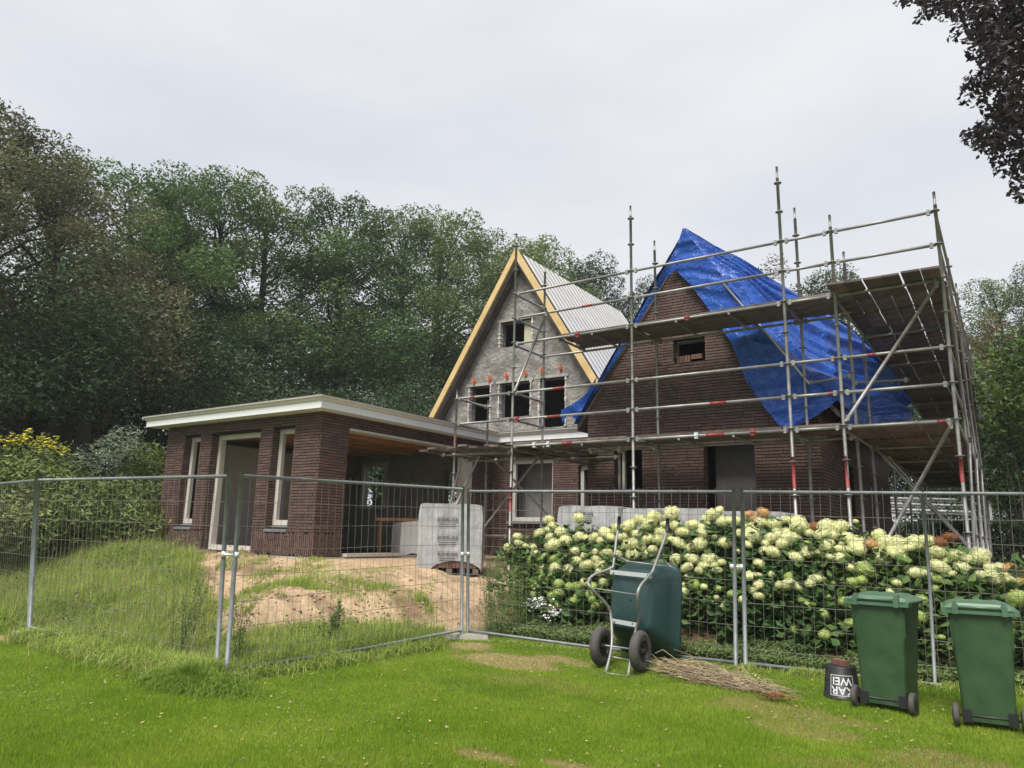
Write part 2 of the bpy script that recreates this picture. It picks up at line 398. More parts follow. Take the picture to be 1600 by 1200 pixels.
ground = bpy.data.objects.new('ground', me); link(ground); ground['kind'] = 'structure'

# ------------------------------------------------------------------ walls and bricks
def wall_core(mb, O, U, NV, L, z0, z1, ops, th, top=None, mi=0):
    """solid wall cut by openings; O 2D origin, U along, NV outward; inner side is -NV"""
    br = {0.0, L}
    for (a, b, c, d) in ops: br |= {a, b}
    if top:
        for k in range(1, 24): br.add(L*k/24)
    br = sorted(x for x in br if 0 <= x <= L)
    P = lambda u, z, n: (O[0]+U[0]*u-NV[0]*n, O[1]+U[1]*u-NV[1]*n, z)
    for u0, u1 in zip(br[:-1], br[1:]):
        if u1-u0 < 1e-4: continue
        um = (u0+u1)/2
        cuts = sorted((c, d) for (a, b, c, d) in ops if a < um < b)
        t0 = min(z1, top(u0)) if top else z1; t1 = min(z1, top(u1)) if top else z1
        lo = z0
        segs = []
        for c, d in cuts: segs.append((lo, c, c)); lo = d
        segs.append((lo, t0, t1))
        for zl, a_, b_ in segs:
            if max(a_, b_)-zl < .005: continue
            a_ = max(a_, zl+.001); b_ = max(b_, zl+.001)
            vs = [P(u0,zl,0),P(u1,zl,0),P(u1,b_,0),P(u0,a_,0),P(u0,zl,th),P(u1,zl,th),P(u1,b_,th),P(u0,a_,th)]
            mb.add(vs, [(0,1,2,3),(7,6,5,4),(0,4,5,1),(3,2,6,7),(0,3,7,4),(1,5,6,2)], mi)
CH, BL, BH = .0555, .232, .041
def bricks(O, U, NV, u0, u1, z0, z1, ops=(), top=None, vertical=False, seed=0):
    rr = random.Random(seed); res = []
    if not vertical:
        nrow = int((z1-z0)/CH+.3)
        for i in range(nrow):
            z = z0+i*CH; zm = z+BH/2
            if z+BH > z1+.03: break
            cuts = [(a, b) for (a, b, c, d) in ops if c-.012 < zm < d+.012]
            spans = [(u0, u1)]
            if top:
                us = [u0+(u1-u0)*k/400 for k in range(401)]
                ok = [u for u in us if top(u) > z+BH]
                if not ok: continue
                spans = [(max(u0, min(ok)), min(u1, max(ok)))]
            for a, b in sorted(cuts):
                ns = []
                for s0, s1 in spans:
                    if b <= s0 or a >= s1: ns.append((s0, s1)); continue
                    if a > s0: ns.append((s0, a))
                    if b < s1: ns.append((b, s1))
                spans = ns
            for s0, s1 in spans:
                u = s0 - rr.choice([0, .25, .5, .7])*(BL+.008)*(1 if i % 2 else .5)
                while u < s1-.01:
                    a = max(u, s0); b = min(u+BL, s1)
                    if b-a > .03:
                        res.append((a, b, z, z+BH, rr.random(), rr.uniform(-.0025, .003)))
                    u += BL+.008
    else:
        n = int((u1-u0)/CH)
        for k in range(n+1):
            a = u0+k*CH; b = min(a+BH, u1)
            if b-a < .02: continue
            if any(c < (a+b)/2 < d and e < (z0+z1)/2 for (c, d, e, f) in ops): continue
            z = z0-rr.choice([.06, .12, .17, .2]);
            while z < z1-.01:
                c = max(z, z0); d = min(z+.225, z1)
                if d-c > .03: res.append((a, b, c, d, rr.random(), rr.uniform(-.003, .004)))
                z += .235
    return [(O, U, NV)+r for r in res]
def build_bricks(parent_part, lst, nmax):
    """nearest nmax full stretchers become objects, the rest one mesh"""
    def cen(b):
        O, U, NV, a, c, z, z2, r, j = b
        return (O[0]+U[0]*(a+c)/2, O[1]+U[1]*(a+c)/2, (z+z2)/2)
    full = [b for b in lst if abs((b[4]-b[3])-BL) < .002 and abs(b[6]-b[5]-BH) < .002]
    full.sort(key=lambda b: math.dist(cen(b), (0, 0, 1.5)))
    ind = full[:nmax]; ids = {id(b) for b in ind}
    if ind:
        mb = MB(); mb.box((-BL/2, -.03, -BH/2), (BL/2, .01, BH/2), r=0.0)
        bm_ = mb.mesh('brick', M['brick'])
        for b in ind:
            O, U, NV = b[:3]
            o = bpy.data.objects.new('brick', bm_); c = cen(b)
            link(o, parent_part); j = b[8]
            # local x along U, local y outward
            mw = Matrix(((U[0], NV[0], 0, c[0]+NV[0]*j), (U[1], NV[1], 0, c[1]+NV[1]*j), (0, 0, 1, c[2]), (0, 0, 0, 1)))
            if mw.to_3x3().determinant() < 0:
                mw = Matrix(((-U[0], NV[0], 0, c[0]+NV[0]*j), (-U[1], NV[1], 0, c[1]+NV[1]*j), (0, 0, 1, c[2]), (0, 0, 0, 1)))
            o.matrix_basis = mw
    vs = []; fs = []; rn = []
    for b in lst:
        if id(b) in ids: continue
        O, U, NV, a, c, z, z2, r, j = b
        k = len(vs)
        for n_ in (.010+j, -.03):
            for (u, zz) in ((a, z), (c, z), (c, z2), (a, z2)):
                vs.append((O[0]+U[0]*u+NV[0]*n_, O[1]+U[1]*u+NV[1]*n_, zz))
        for f in ((0,1,2,3),(0,4,5,1),(1,5,6,2),(2,6,7,3),(3,7,4,0)):
            fs.append(tuple(k+i for i in f)); rn.append(r)
    if fs:
        o = bpy.data.objects.new('bricks', mesh_np('bricks', vs, fs, M['brick'], rnd=rn)); link(o, parent_part); o['kind'] = 'stuff'

# ---------------- garden room
GX0, GX1, GY0, GY1 = -15.90, -10.72, 9.26, 14.90
gr = empty('garden_room', (GX0, GY0, .95), 'low flat-roofed dark brick garden room with white roof edge and open side, left of the gabled house', 'building')
EX, EY = (1, 0), (0, 1); SY, PX = (0, -1), (1, 0); NX = (-1, 0); PY = (0, 1)
ops = [(-15.22-GX0, -14.60-GX0, 1.52, 3.47), (-14.20-GX0, -12.53-GX0, .90, 3.46), (-12.15-GX0, -11.47-GX0, 1.52, 3.47)]
L = GX1-GX0
mb = MB(); wall_core(mb, (GX0, GY0+.012), EX, SY, L, .90, 3.72, ops, .30)
wf = mb.build('front_wall', M['mortar'], gr)
bl = bricks((GX0, GY0), EX, SY, 0, L, 1.445, 3.72, ops, seed=1)
bl += bricks((GX0, GY0), EX, SY, 0, L, 1.0, 1.435, ops, vertical=True, seed=2)
for (a, b, c, d) in ops:   # brick reveals on the west jamb, facing east
    bl += bricks((GX0+a, GY0), EY, PX, 0, .165, max(c, 1.0), d, seed=int(a*10))
    bl += bricks((GX0+b, GY0), EY, NX, 0, .165, max(c, 1.0), d, seed=int(a*11))
build_bricks(wf, bl, 170)
mb = MB(); eo = [(.70, 4.70, .9, 3.48)]
wall_core(mb, (GX1-.012, GY0+.31), EY, PX, 5.32, .90, 3.72, [(.39, 4.39, .9, 3.48)], .28)
we = mb.build('side_wall', M['mortar'], gr)
bl = bricks((GX1, GY0), EY, PX, 0, 5.63, 1.445, 3.72, eo, seed=3) + bricks((GX1, GY0), EY, PX, 0, 5.63, 1.0, 1.435, eo, vertical=True, seed=4)
bl += bricks((GX1-.28, GY0+.70), EX, PY, 0, .27, 1.0, 3.48, seed=9)
build_bricks(we, bl, 130)
mb = MB(); wall_core(mb, (GX0, GY0+.31), EY, NX, 5.55, .9, 3.72, [], .25); mb.build('back_wall', M['blockwall'], gr)
mb = MB(); wall_core(mb, (GX0+.252, GY1-.0), EX, SY, 4.61, .9, 3.72, [(.30, 1.28, 2.08, 3.38), (3.3, 4.2, .9, 3.1)], .25)
nw = mb.build('rear_wall', M['blockwall'], gr)
def frame(parent, O, U, a, b, c, d, wdt=.09, dep=.08, mat_='frame', name='window_frame', bottom=True, mull=()):
    """O 2D origin at the frame's outer face"""
    mb = MB(); nv = (-U[1], U[0])
    def bx(u0, u1, z0, z1):
        x0, x1 = sorted((O[0]+U[0]*u0, O[0]+U[0]*u1+nv[0]*dep)); y0, y1 = sorted((O[1]+U[1]*u0, O[1]+U[1]*u1+nv[1]*dep))
        mb.box((x0, y0, z0), (x1, y1, z1))
    bx(a, a+wdt, c, d); bx(b-wdt, b, c, d); bx(a+wdt, b-wdt, d-wdt, d)
    if bottom: bx(a+wdt, b-wdt, c, c+wdt)
    for m_ in mull: bx(m_-wdt/2, m_+wdt/2, c+wdt, d-wdt)
    return mb.build(name, M[mat_], parent)
frame(wf, (GX0, GY0+.17), EX, ops[0][0]+.003, ops[0][1]-.003, 1.56, 3.465, .10)
frame(wf, (GX0, GY0+.17), EX, ops[2][0]+.003, ops[2][1]-.003, 1.56, 3.465, .10)
frame(wf, (GX0, GY0+.17), EX, ops[1][0]+.003, ops[1][1]-.003, 1.03, 3.455, .10, .12, name='door_frame')
frame(nw, (GX0+.26, GY1-.06), EX, .30, 1.28, 2.08, 3.38, .09)
for o_ in (ops[0], ops[2]):
    mb = MB(); x0 = GX0+o_[0]+.01; x1 = GX0+o_[1]-.01
    mb.add([(x0,GY0-.03,1.47),(x1,GY0-.03,1.47),(x1,GY0+.165,1.55),(x0,GY0+.165,1.55),(x0,GY0-.03,1.43),(x1,GY0-.03,1.43),(x1,GY0+.165,1.43),(x0,GY0+.165,1.43)],
           [(0,1,2,3),(7,6,5,4),(0,4,5,1),(1,5,6,2),(2,6,7,3),(3,7,4,0)]); mb.build('window_sill', M['sill'], wf)
mb = MB(); mb.box((GX0-.02, GY0-.05, .70), (GX1+.05, GY0+.3, .985)); mb.box((GX1-.3, GY0+.3, .70), (GX1+.05, GY1, .985)); mb.build('foundation', M['concrete'], gr)
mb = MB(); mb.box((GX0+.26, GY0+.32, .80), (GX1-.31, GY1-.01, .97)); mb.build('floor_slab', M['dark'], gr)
mb = MB(); mb.box((GX1-.2, GY0+.75, .99), (GX1+.12, GY0+2.3, 1.05)); mb.build('door_sill', M['frame'], gr)
# column at the far end of the opening
mb = MB(); mb.box((GX1-.22, 13.72, .98), (GX1+.03, 13.94, 3.47)); mb.box((GX1-.20, 13.95, .98), (GX1+.015, 14.0, 3.47)); mb.build('corner_post', M['frame'], gr)
# lintel trim above the opening
mb = MB(); mb.box((GX1-.26, 9.97, 3.43), (GX1+.03, 13.72, 3.475)); mb.build('lintel_trim', M['frame'], gr)
# ceiling boards
n = 26; wbd = (GY1-.3-GY0-.34)/n
for k in range(n):
    mb = MB(); y0 = GY0+.33+k*wbd
    mb.box((GX0+.26, y0+.006, 3.55+.004*(k % 2)), (GX1-.29, y0+wbd-.006, 3.58+.004*(k % 2))); mb.build('ceiling_board', M['ceilwood'], gr)
for xx in (-14.6, -13.3, -12.0):
    mb = MB(); mb.box((xx, GY0+.33, 3.50), (xx+.09, GY1-.3, 3.545)); mb.build('ceiling_joist', M['ceilwood'], gr)
mb = MB(); mb.box((-14.9, 9.9, .97), (-14.78, 13.2, 3.35)); mb.build('inner_partition', M['plaster'], gr)
mb = MB(); mb.box((-12.15, 12.3, 1.72), (-11.3, 13.9, 1.79)); 
for a_ in (-12.1, -11.4):
    for b_ in (12.35, 13.8): mb.box((a_, b_, .97), (a_+.06, b_+.06, 1.72))
wbn = mb.build('workbench', M['ceilwood']); tag(wbn, 'wooden workbench standing inside the open garden room', 'workbench')
# roof: slab, fascia boards, outward-leaning gutter moulding
mb = MB()
poly = [(-16.24, 9.0), (-10.46, 9.0), (-10.46, 14.66), (-6.95, 14.66), (-6.95, 15.2), (-16.24, 15.2)]
k = len(poly)
vs = [(x, y, 3.735) for x, y in poly]+[(x, y, 3.90) for x, y in poly]
mb.add(vs, [tuple(reversed(range(k))), tuple(range(k, 2*k))]+[(i, (i+1) % k, (i+1) % k+k, i+k) for i in range(k)])
rf = mb.build('roof', [M['bitumen']], gr)
def run(parent, name, pts, prof, mat_):
    """sweep a profile (outward offset, z) along a mitred horizontal polyline"""
    mb = MB(); vs = []; P = [np.array(p_) for p_ in pts]
    for i, p_ in enumerate(P):
        dirs = []
        if i > 0: d_ = P[i]-P[i-1]; dirs.append(d_/np.linalg.norm(d_))
        if i < len(P)-1: d_ = P[i+1]-P[i]; dirs.append(d_/np.linalg.norm(d_))
        ns = [np.array([d_[1], -d_[0]]) for d_ in dirs]
        n_ = sum(ns); n_ = n_/np.linalg.norm(n_); n_ = n_/max(.3, n_ @ ns[0])
        for (o_, z_) in prof: q = p_+n_*o_; vs.append((q[0], q[1], z_))
    k = len(prof); fs = []
    for i in range(len(P)-1):
        for j in range(k): fs.append((i*k+j, (i+1)*k+j, (i+1)*k+(j+1) % k, i*k+(j+1) % k))
    fs += [tuple(range(k)), tuple(reversed(range((len(P)-1)*k, len(P)*k)))]
    mb.add(vs, fs); return mb.build(name, M[mat_], parent)
line = [(-16.28, 15.2), (-16.28, 8.96), (-10.42, 8.96), (-10.42, 14.62), (-6.95, 14.62)]
run(rf, 'fascia_board', line, [(-.02, 3.71), (.03, 3.71), (.03, 3.835), (-.02, 3.835)], 'white')
run(rf, 'roof_moulding', line, [(-.03, 3.838), (.034, 3.838), (.06, 3.862), (.065, 3.885), (.105, 3.915), (.11, 3.935), (-.03, 3.935)], 'cream')
run(rf, 'roof_edge_trim', line, [(-.03, 3.937), (.10, 3.937), (.10, 3.952), (-.03, 3.952)], 'bitumen')
run(gr, 'soffit', [(-16.1, 15.0), (-16.1, 9.1), (-10.56, 9.1), (-10.56, 14.76), (-6.95, 14.76)], [(-.16, 3.712), (.15, 3.712), (.15, 3.730), (-.16, 3.730)], 'white')

# ---------------- the house: grey gable wing behind and brick gable wing in front
house = empty('house', (-8, 14, .95), 'unfinished house with a grey rendered gable and a dark brick gable under blue tarpaulin', 'house')
# grey gable wall
GA = (-9.95, 8.55); sl = 1.585
ops = [(-11.57, -10.87, 4.34, 5.27), (-10.61, -9.64, 4.38, 5.27), (-9.39, -8.63, 4.05, 5.27), (-10.63, -9.62, 6.22, 6.90)]
wx0 = -12.95; wl = 6.1
topg = lambda u: GA[1]-.10-sl*abs(wx0+u-GA[0])
mb = MB(); wall_core(mb, (wx0, 14.9), EX, SY, wl, 3.75, 8.6, [(a-wx0, b-wx0, c, d) for a, b, c, d in ops], .28, top=topg)
gw = mb.build('gable_wall', M['render'], house)
# broken edges of blockwork round the openings
mb = MB()
for (a, b, c, d) in ops:
    for xx in (a, b):
        z = c
        while z < d-.03:
            hh = random.uniform(.03, .07); ww = random.uniform(.015, .06)
            mb.box((xx-ww*.6, 14.885-random.uniform(0, .02), z), (xx+ww*.6, 15.0, z+hh-.008), r=random.random()); z += hh
mb.build('broken_edges', mat('broken_edge', (.42,.40,.37,1), (.6,.58,.54,1), rough=.9, use_rnd=.3), gw, kind='stuff')
for (a, b, c, d) in ops:
    mb = MB(); mb.box((a-.08, 14.87, d), (b+.08, 14.99, d+.07)); mb.build('lintel', M['concrete'], gw)
mb = MB(); mb.box((-9.95, 15.02, 6.22), (-9.6, 15.05, 6.9)); mb.build('window_board', mat('yellowish_insulation', (.42,.4,.27,1), (.5,.47,.33,1)), gw)
for (xx, zz) in [(-11.39,5.39),(-10.89,5.41),(-10.35,5.43),(-9.78,5.43),(-9.29,5.45),(-8.76,5.47)]:
    mb = MB(); mb.box((xx-.038, 14.82, zz-.04), (xx+.03, 14.895, zz+.03)); mb.box((xx-.012, 14.78, zz+.0), (xx+.018, 14.83, zz+.085)); mb.build('anchor_bracket', M['orange'], gw)
for (xx, zz) in [(-10.66,7.42),(-11.30,6.42),(-11.95,5.4),(-9.36,7.55),(-8.78,6.6),(-8.17,5.55)]:
    mb = MB(); mb.box((xx-.06, 14.78, zz-.03), (xx+.06, 14.895, zz+.035)); mb.box((xx-.02, 14.72, zz-.07), (xx+.02, 14.80, zz+.07)); mb.build('anchor_bracket', M['red'], gw)
# dark room box behind gable
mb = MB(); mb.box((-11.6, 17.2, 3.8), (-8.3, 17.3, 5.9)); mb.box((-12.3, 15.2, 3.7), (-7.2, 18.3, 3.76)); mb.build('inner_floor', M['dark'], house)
# roof slopes
nrm = math.hypot(1, sl)
def slope_pt(x, off): # off = distance above roof line
    s_ = 1 if x > GA[0] else -1
    return (x+s_*off*sl/nrm, GA[1]-sl*abs(x-GA[0])+off/nrm)
for s_, name in ((1, 'right'), (-1, 'left')):
    xe = GA[0]+s_*2.75; mb = MB()
    a0 = slope_pt(GA[0]+s_*1e-4, 0.0); a1 = slope_pt(xe, 0.0); b0 = slope_pt(GA[0]+s_*1e-4, .10); b1 = slope_pt(xe, .10)
    vs = []
    for y in (14.72, 20.6): vs += [(a0[0], y, a0[1]), (a1[0], y, a1[1]), (b1[0], y, b1[1]), (b0[0], y, b0[1])]
    mb.add(vs, [(0,1,2,3),(7,6,5,4),(0,4,5,1),(1,5,6,2),(2,6,7,3),(3,7,4,0)])
    rp = mb.build('roof', M['roofbase'], house)
    npan = 23; pw = 5.9/npan
    mb = MB()
    c0 = slope_pt(GA[0]+s_*1e-4, .102); c1 = slope_pt(xe, .102); d0 = slope_pt(GA[0]+s_*1e-4, .105); d1 = slope_pt(xe, .105)
    vs = []
    for y in (0.027, pw-.027): vs += [(c0[0], y, c0[1]), (c1[0], y, c1[1]), (d1[0], y, d1[1]), (d0[0], y, d0[1])]
    mb.add(vs, [(0,1,2,3),(7,6,5,4),(0,4,5,1),(1,5,6,2),(2,6,7,3),(3,7,4,0)], r=0)
    pm = mb.mesh('roof_panel', M['roofpanel'])
    for k in range(npan):
        o = bpy.data.objects.new('roof_panel', pm); link(o, rp); o.location = (0, 14.70+k*pw, random.uniform(0, .002))
    # barge board: timber on edge
    mb = MB(); e0 = slope_pt(GA[0]+s_*1e-4, -.05); e1 = slope_pt(xe+s_*.0, -.05); f0 = slope_pt(GA[0]+s_*1e-4, .098); f1 = slope_pt(xe, .098)
    if s_ == 1: e1, f1 = slope_pt(xe-.02, -.05), slope_pt(xe-.02, .098)
    e0 = (GA[0], GA[1]-.05*nrm); f0 = (GA[0], GA[1]+.098*nrm)
    vs = []
    for y in (14.52, 14.60): vs += [(e0[0], y, e0[1]), (e1[0], y, e1[1]), (f1[0], y, f1[1]), (f0[0], y, f0[1])]
    mb.add(vs, [(0,1,2,3),(7,6,5,4),(0,4,5,1),(1,5,6,2),(2,6,7,3),(3,7,4,0)]); mb.build('barge_board', M['timber'], house)
    mb = MB(); g0 = slope_pt(GA[0]+s_*.05, -.12); g1 = slope_pt(xe, -.12); h0 = slope_pt(GA[0]+s_*.05, -.04); h1 = slope_pt(xe, -.04)
    vs = []
    for y in (14.605, 14.895): vs += [(g0[0], y, g0[1]), (g1[0], y, g1[1]), (h1[0], y, h1[1]), (h0[0], y, h0[1])]
    mb.add(vs, [(0,1,2,3),(7,6,5,4),(0,4,5,1),(1,5,6,2),(2,6,7,3),(3,7,4,0)]); mb.build('barge_soffit', M['oldwood'], house)
# low brick wall between garden room and brick gable
lo = [(-10.19+10.72, -8.97+10.72, 1.80, 3.30), (-8.27+10.72, -7.85+10.72, 1.6, 3.1)]
mb = MB(); wall_core(mb, (-10.705, 14.912), EX, SY, 3.9, .9, 3.74, [(a-.015, b-.015, c, d) for a, b, c, d in lo], .28)
lw = mb.build('low_wall', M['mortar'], house)
bl_low = bricks((-10.72, 14.9), EX, SY, 0, 3.85, 1.0, 3.72, lo, seed=5)
build_bricks(lw, bl_low, 40)
frame(lw, (-10.72, 15.0), EX, lo[0][0]-.02, lo[0][1]+.02, 1.80, 3.30, .10, mat_='frame')
frame(lw, (-10.72, 15.0), EX, lo[1][0]-.02, lo[1][1]+.02, 1.6, 3.1, .10, mat_='frame')
mb = MB(); mb.box((-10.22, 14.80, 1.74), (-8.94, 15.0, 1.80)); mb.build('window_sill', M['sill'], lw)
mb = MB(); mb.box((-11.0, 15.55, 1.0), (-8.6, 15.6, 3.7)); mb.box((-8.55, 15.3, 1.0), (-7.0, 15.35, 3.7)); mb.box((-11.0, 15.21, 3.62), (-7.0, 15.6, 3.69)); mb.build('inner_partition', M['blockwall'], house)
# brick gable wing
BX0, BX1, BYY, BA, BZ, bs = -6.87, -2.52, 12.75, -4.68, 7.12, 1.45
ops = [(-6.30-BX0, -5.70-BX0, 2.38, 3.15), (-4.52-BX0, -3.59-BX0, 1.0, 3.15), (-5.05-BX0, -4.41-BX0, 4.73, 5.20)]
topb = lambda u: BZ-bs*abs(BX0+u-BA)
mb = MB(); wall_core(mb, (BX0, BYY+.012), EX, SY, BX1-BX0-.012, .85, 7.2, ops, .28, top=topb)
bw = mb.build('gable_wall', M['mortar'], house)
bl = bricks((BX0, BYY), EX, SY, 0, BX1-BX0, 1.0, 7.2, ops, top=topb, seed=6)
for (a, b, c, d) in ops:
    bl += bricks((BX0+a, BYY), EY, PX, 0, .2, c, d, seed=int(a*17)); bl += bricks((BX0+b, BYY), EY, NX, 0, .2, c, d, seed=int(a*19))
build_bricks(bw, bl, 250)
so = [(1.9, 2.9, 1.9, 2.9)]
mb = MB(); wall_core(mb, (BX1-.012, BYY+.30), EY, PX, 7.7, .85, 3.95, [(1.6, 2.6, 1.9, 2.9)], .28)
sw = mb.build('side_wall', M['mortar'], house)
build_bricks(sw, bricks((BX1, BYY), EY, PX, 0, 8.0, 1.0, 3.95, so, seed=8), 8)
mb = MB(); wall_core(mb, (BX0, BYY+.30), EY, NX, 7.7, .85, 3.95, [], .25); mb.build('side_wall', M['mortar'], house)
mb = MB(); wall_core(mb, (BX0, 20.75), EX, PY, BX1-BX0, .85, 7.2, [], .25, top=topb); mb.build('rear_gable_wall', M['mortar'], house)
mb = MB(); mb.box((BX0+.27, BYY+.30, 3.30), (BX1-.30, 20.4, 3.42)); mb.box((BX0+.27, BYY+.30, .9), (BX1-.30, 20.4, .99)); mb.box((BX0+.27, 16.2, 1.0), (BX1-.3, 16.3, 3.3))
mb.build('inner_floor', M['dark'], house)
frame(bw, (BX0, BYY+.18), EX, ops[0][0]-.02, ops[0][0]+.14, 2.38, 3.15, .05, bottom=False)
frame(bw, (BX0, BYY+.2), EX, ops[2][0]-.02, ops[2][1]-.0, 4.73, 5.2, .05, mat_='sill', bottom=False)
mb = MB(); mb.box((BX0+ops[0][0]-.03, BYY-.03, 2.33), (BX0+ops[0][1]+.03, BYY+.2, 2.378)); mb.build('window_sill', M['sill'], bw)
mb = MB(); mb.box((BX0+ops[1][0]+.06, BYY+.5, 1.0), (BX0+ops[1][1]+.25, BYY+.55, 3.2)); mb.build('inner_partition', mat('dark_board', (.10,.09,.095,1), (.13,.12,.125,1), rough=.8), house)
for i, (x0, n_) in enumerate([(-4.95, 4), (-4.72, 4)]):
    for k in range(n_):
        mb = MB()
        if i == 0: mb.box((-4.93+k*.055, BYY+.02, 4.735), (-4.885+k*.055, BYY+.2, 4.86))
        else: mb.box((-4.70+.0*k, BYY+.02, 4.735+k*.045 if k < 3 else 4.735), (-4.5, BYY+.12 if k < 3 else BYY+.2, 4.775+k*.045 if k < 3 else 4.775))
        o = mb.build('loose_brick', M['redbrick']); tag(o, (['leftmost', 'second', 'third', 'rightmost'][k]+' of the four bricks set on edge in the upper window' if i == 0 else ['bottom brick of the flat pile in the upper window', 'second brick up in the flat pile in the upper window', 'top brick of the flat pile in the upper window', 'thick board under the flat pile in the upper window'][k]), 'brick', 'loose bricks in the upper window')
# brick wing roof under the tarp
RX = (-7.0, -2.30)
for s_ in (1, -1):
    mb = MB(); xe = BA+s_*2.42; z0 = BZ+.05; ze = z0-bs*2.42
    vs = []
    for y in (12.72, 20.8): vs += [(BA, y, z0-.10), (xe, y, ze-.10), (xe, y, ze), (BA, y, z0)]
    mb.add(vs, [(0,1,2,3),(7,6,5,4),(0,4,5,1),(1,5,6,2),(2,6,7,3),(3,7,4,0)]); mb.build('roof_deck', M['oldwood'], house)

# ------------------------------------------------------------------ blue tarpaulin
def tarp_mat():
    m_ = bpy.data.materials.new('blue_tarpaulin'); m_.use_nodes = True; t = m_.node_tree; p = t.nodes['Principled BSDF']
    p.inputs['Roughness'].default_value = .3; p.inputs['Specular IOR Level'].default_value = .4
    g = N(t, 'ShaderNodeTexCoord')
    n1 = N(t, 'ShaderNodeTexNoise'); n1.inputs['Scale'].default_value = 5; n1.inputs['Detail'].default_value = 5
    r = N(t, 'ShaderNodeValToRGB'); r.color_ramp.elements[0].color = (.012,.066,.34,1); r.color_ramp.elements[1].color = (.020,.095,.43,1)
    r.color_ramp.elements[0].position = .3; r.color_ramp.elements[1].position = .7
    t.links.new(g.outputs['Object'], n1.inputs['Vector']); t.links.new(n1.outputs[0], r.inputs[0]); t.links.new(r.outputs[0], p.inputs['Base Color'])
    n2 = N(t, 'ShaderNodeTexNoise'); n2.inputs['Scale'].default_value = 6; n2.inputs['Detail'].default_value = 3; n2.inputs['Distortion'].default_value = 1.5
    v = N(t, 'ShaderNodeTexVoronoi', feature='DISTANCE_TO_EDGE'); v.inputs['Scale'].default_value = 5
    vm = N(t, 'ShaderNodeMixRGB'); vm.inputs[0].default_value = .25
    t.links.new(g.outputs['Object'], n2.inputs['Vector']); t.links.new(n2.outputs['Color'], vm.inputs[2]); t.links.new(g.outputs['Object'], vm.inputs[1]); t.links.new(vm.outputs[0], v.inputs['Vector'])
    ad = N(t, 'ShaderNodeMath', operation='ADD'); mr_ = N(t, 'ShaderNodeMapRange'); mr_.inputs[1].default_value = 0; mr_.inputs[2].default_value = .07; mr_.inputs[3].default_value = .22; mr_.inputs[4].default_value = 0
    t.links.new(v.outputs[0], mr_.inputs[0]); t.links.new(mr_.outputs[0], ad.inputs[0]); t.links.new(n2.outputs[0], ad.inputs[1])
    b = N(t, 'ShaderNodeBump'); b.inputs['Strength'].default_value = .75; b.inputs['Distance'].default_value = .04
    t.links.new(ad.outputs[0], b.inputs['Height']); t.links.new(b.outputs[0], p.inputs['Normal'])
    return m_
M['tarp'] = tarp_mat()
def sheet(A, B, C, D, nu, nv, amp, sc, nrm_, seed=0, edge=None, sag=None, fade=0, fold=0., fdir=(1, 1)):
    """bilinear patch A-B (top) D-C (bottom) given as functions or points"""
    u = np.linspace(0, 1, nu); v = np.linspace(0, 1, nv); UU, VV = np.meshgrid(u, v)
    f = lambda P, t_: np.array([np.array(P(float(q))) for q in t_.ravel()]).reshape(t_.shape+(3,)) if callable(P) else None
    T = np.array([A(q) for q in u]); Bt = np.array([B(q) for q in u])
    P = T[None]*(1-VV[..., None])+Bt[None]*VV[..., None]
    q = P*sc+seed*13.1
    q2 = q.copy(); q2[..., 2] *= .45
    ridg = 1-np.abs(fbm(q2, 3))*2.2
    d = amp*(fbm(q*.6, 2)*1.3+ridg*.45)
    ph = (UU*fdir[0]+VV*fdir[1])*2*np.pi+2.5*fbm(q*.5, 2)
    d = d+fold*(np.abs(np.sin(ph))**1.6-.4+.4*np.abs(np.sin(ph*2.3+1))**2)
    if fade: d = d*np.clip(np.sin(np.pi*VV)*3, 0, 1)*(.25+.75*sst(0, .15, UU))
    P = P+np.array(nrm_)*d[..., None]
    if sag is not None: P = P+sag(UU, VV)
    id_ = np.arange(nu*nv).reshape(nv, nu)
    F_ = np.stack([id_[:-1,:-1], id_[:-1,1:], id_[1:,1:], id_[1:,:-1]], -1).reshape(-1, 4)
    return P.reshape(-1, 3), F_
tarp = empty('blue_tarpaulin', (BA, 12.7, 7.2), 'crumpled blue tarpaulin sheet draped over the roof of the brick gable', 'tarpaulin')
ridge = (BA, 12.55, BZ+.17)
def poly_fn(pts):
    P = [np.array(p_, float) for p_ in pts]; d_ = [0]
    for a_, b_ in zip(P[:-1], P[1:]): d_.append(d_[-1]+np.linalg.norm(b_-a_))
    d_ = np.array(d_)/d_[-1]
    return lambda q: np.array([np.interp(q, d_, [p_[i] for p_ in P]) for i in range(3)])
# right slope
def sag_r(UU, VV):
    s_ = np.zeros(UU.shape+(3,)); bul = np.sin(np.pi*np.clip((UU-.25)/.75, 0, 1))*sst(.45, 1, VV)
    s_[..., 0] = bul*.42+.06*np.sin(UU*26+3*VV)*sst(.4, 1, VV); s_[..., 2] = bul*.12
    return s_
sil = poly_fn([(BA, 12.58, BZ+.17), (-3.80, 13.2, 6.66), (-3.06, 14.2, 6.21), (-2.29, 15.2, 5.64), (-1.86, 16.2, 5.14), (-1.62, 17.2, 4.62)])
low_ = poly_fn([(BA, 12.50, BZ+.165), (-3.79, 12.50, 5.90), (-3.23, 12.5, 4.98), (-2.60, 12.45, 4.06), (-2.19, 12.7, 3.76), (-2.06, 14.0, 3.60), (-1.56, 17.2, 4.0)])
def sag_r(UU, VV):
    s_ = np.zeros(UU.shape+(3,)); k = np.sin(np.pi*VV)*UU
    s_[..., 0] = -.10*k+.05*np.sin(VV*15+UU*5)*sst(.5, 1, UU); s_[..., 1] = .35*k; s_[..., 2] = -.10*k+.05*np.cos(VV*17-UU*6)*sst(.4, 1, UU)
    return s_
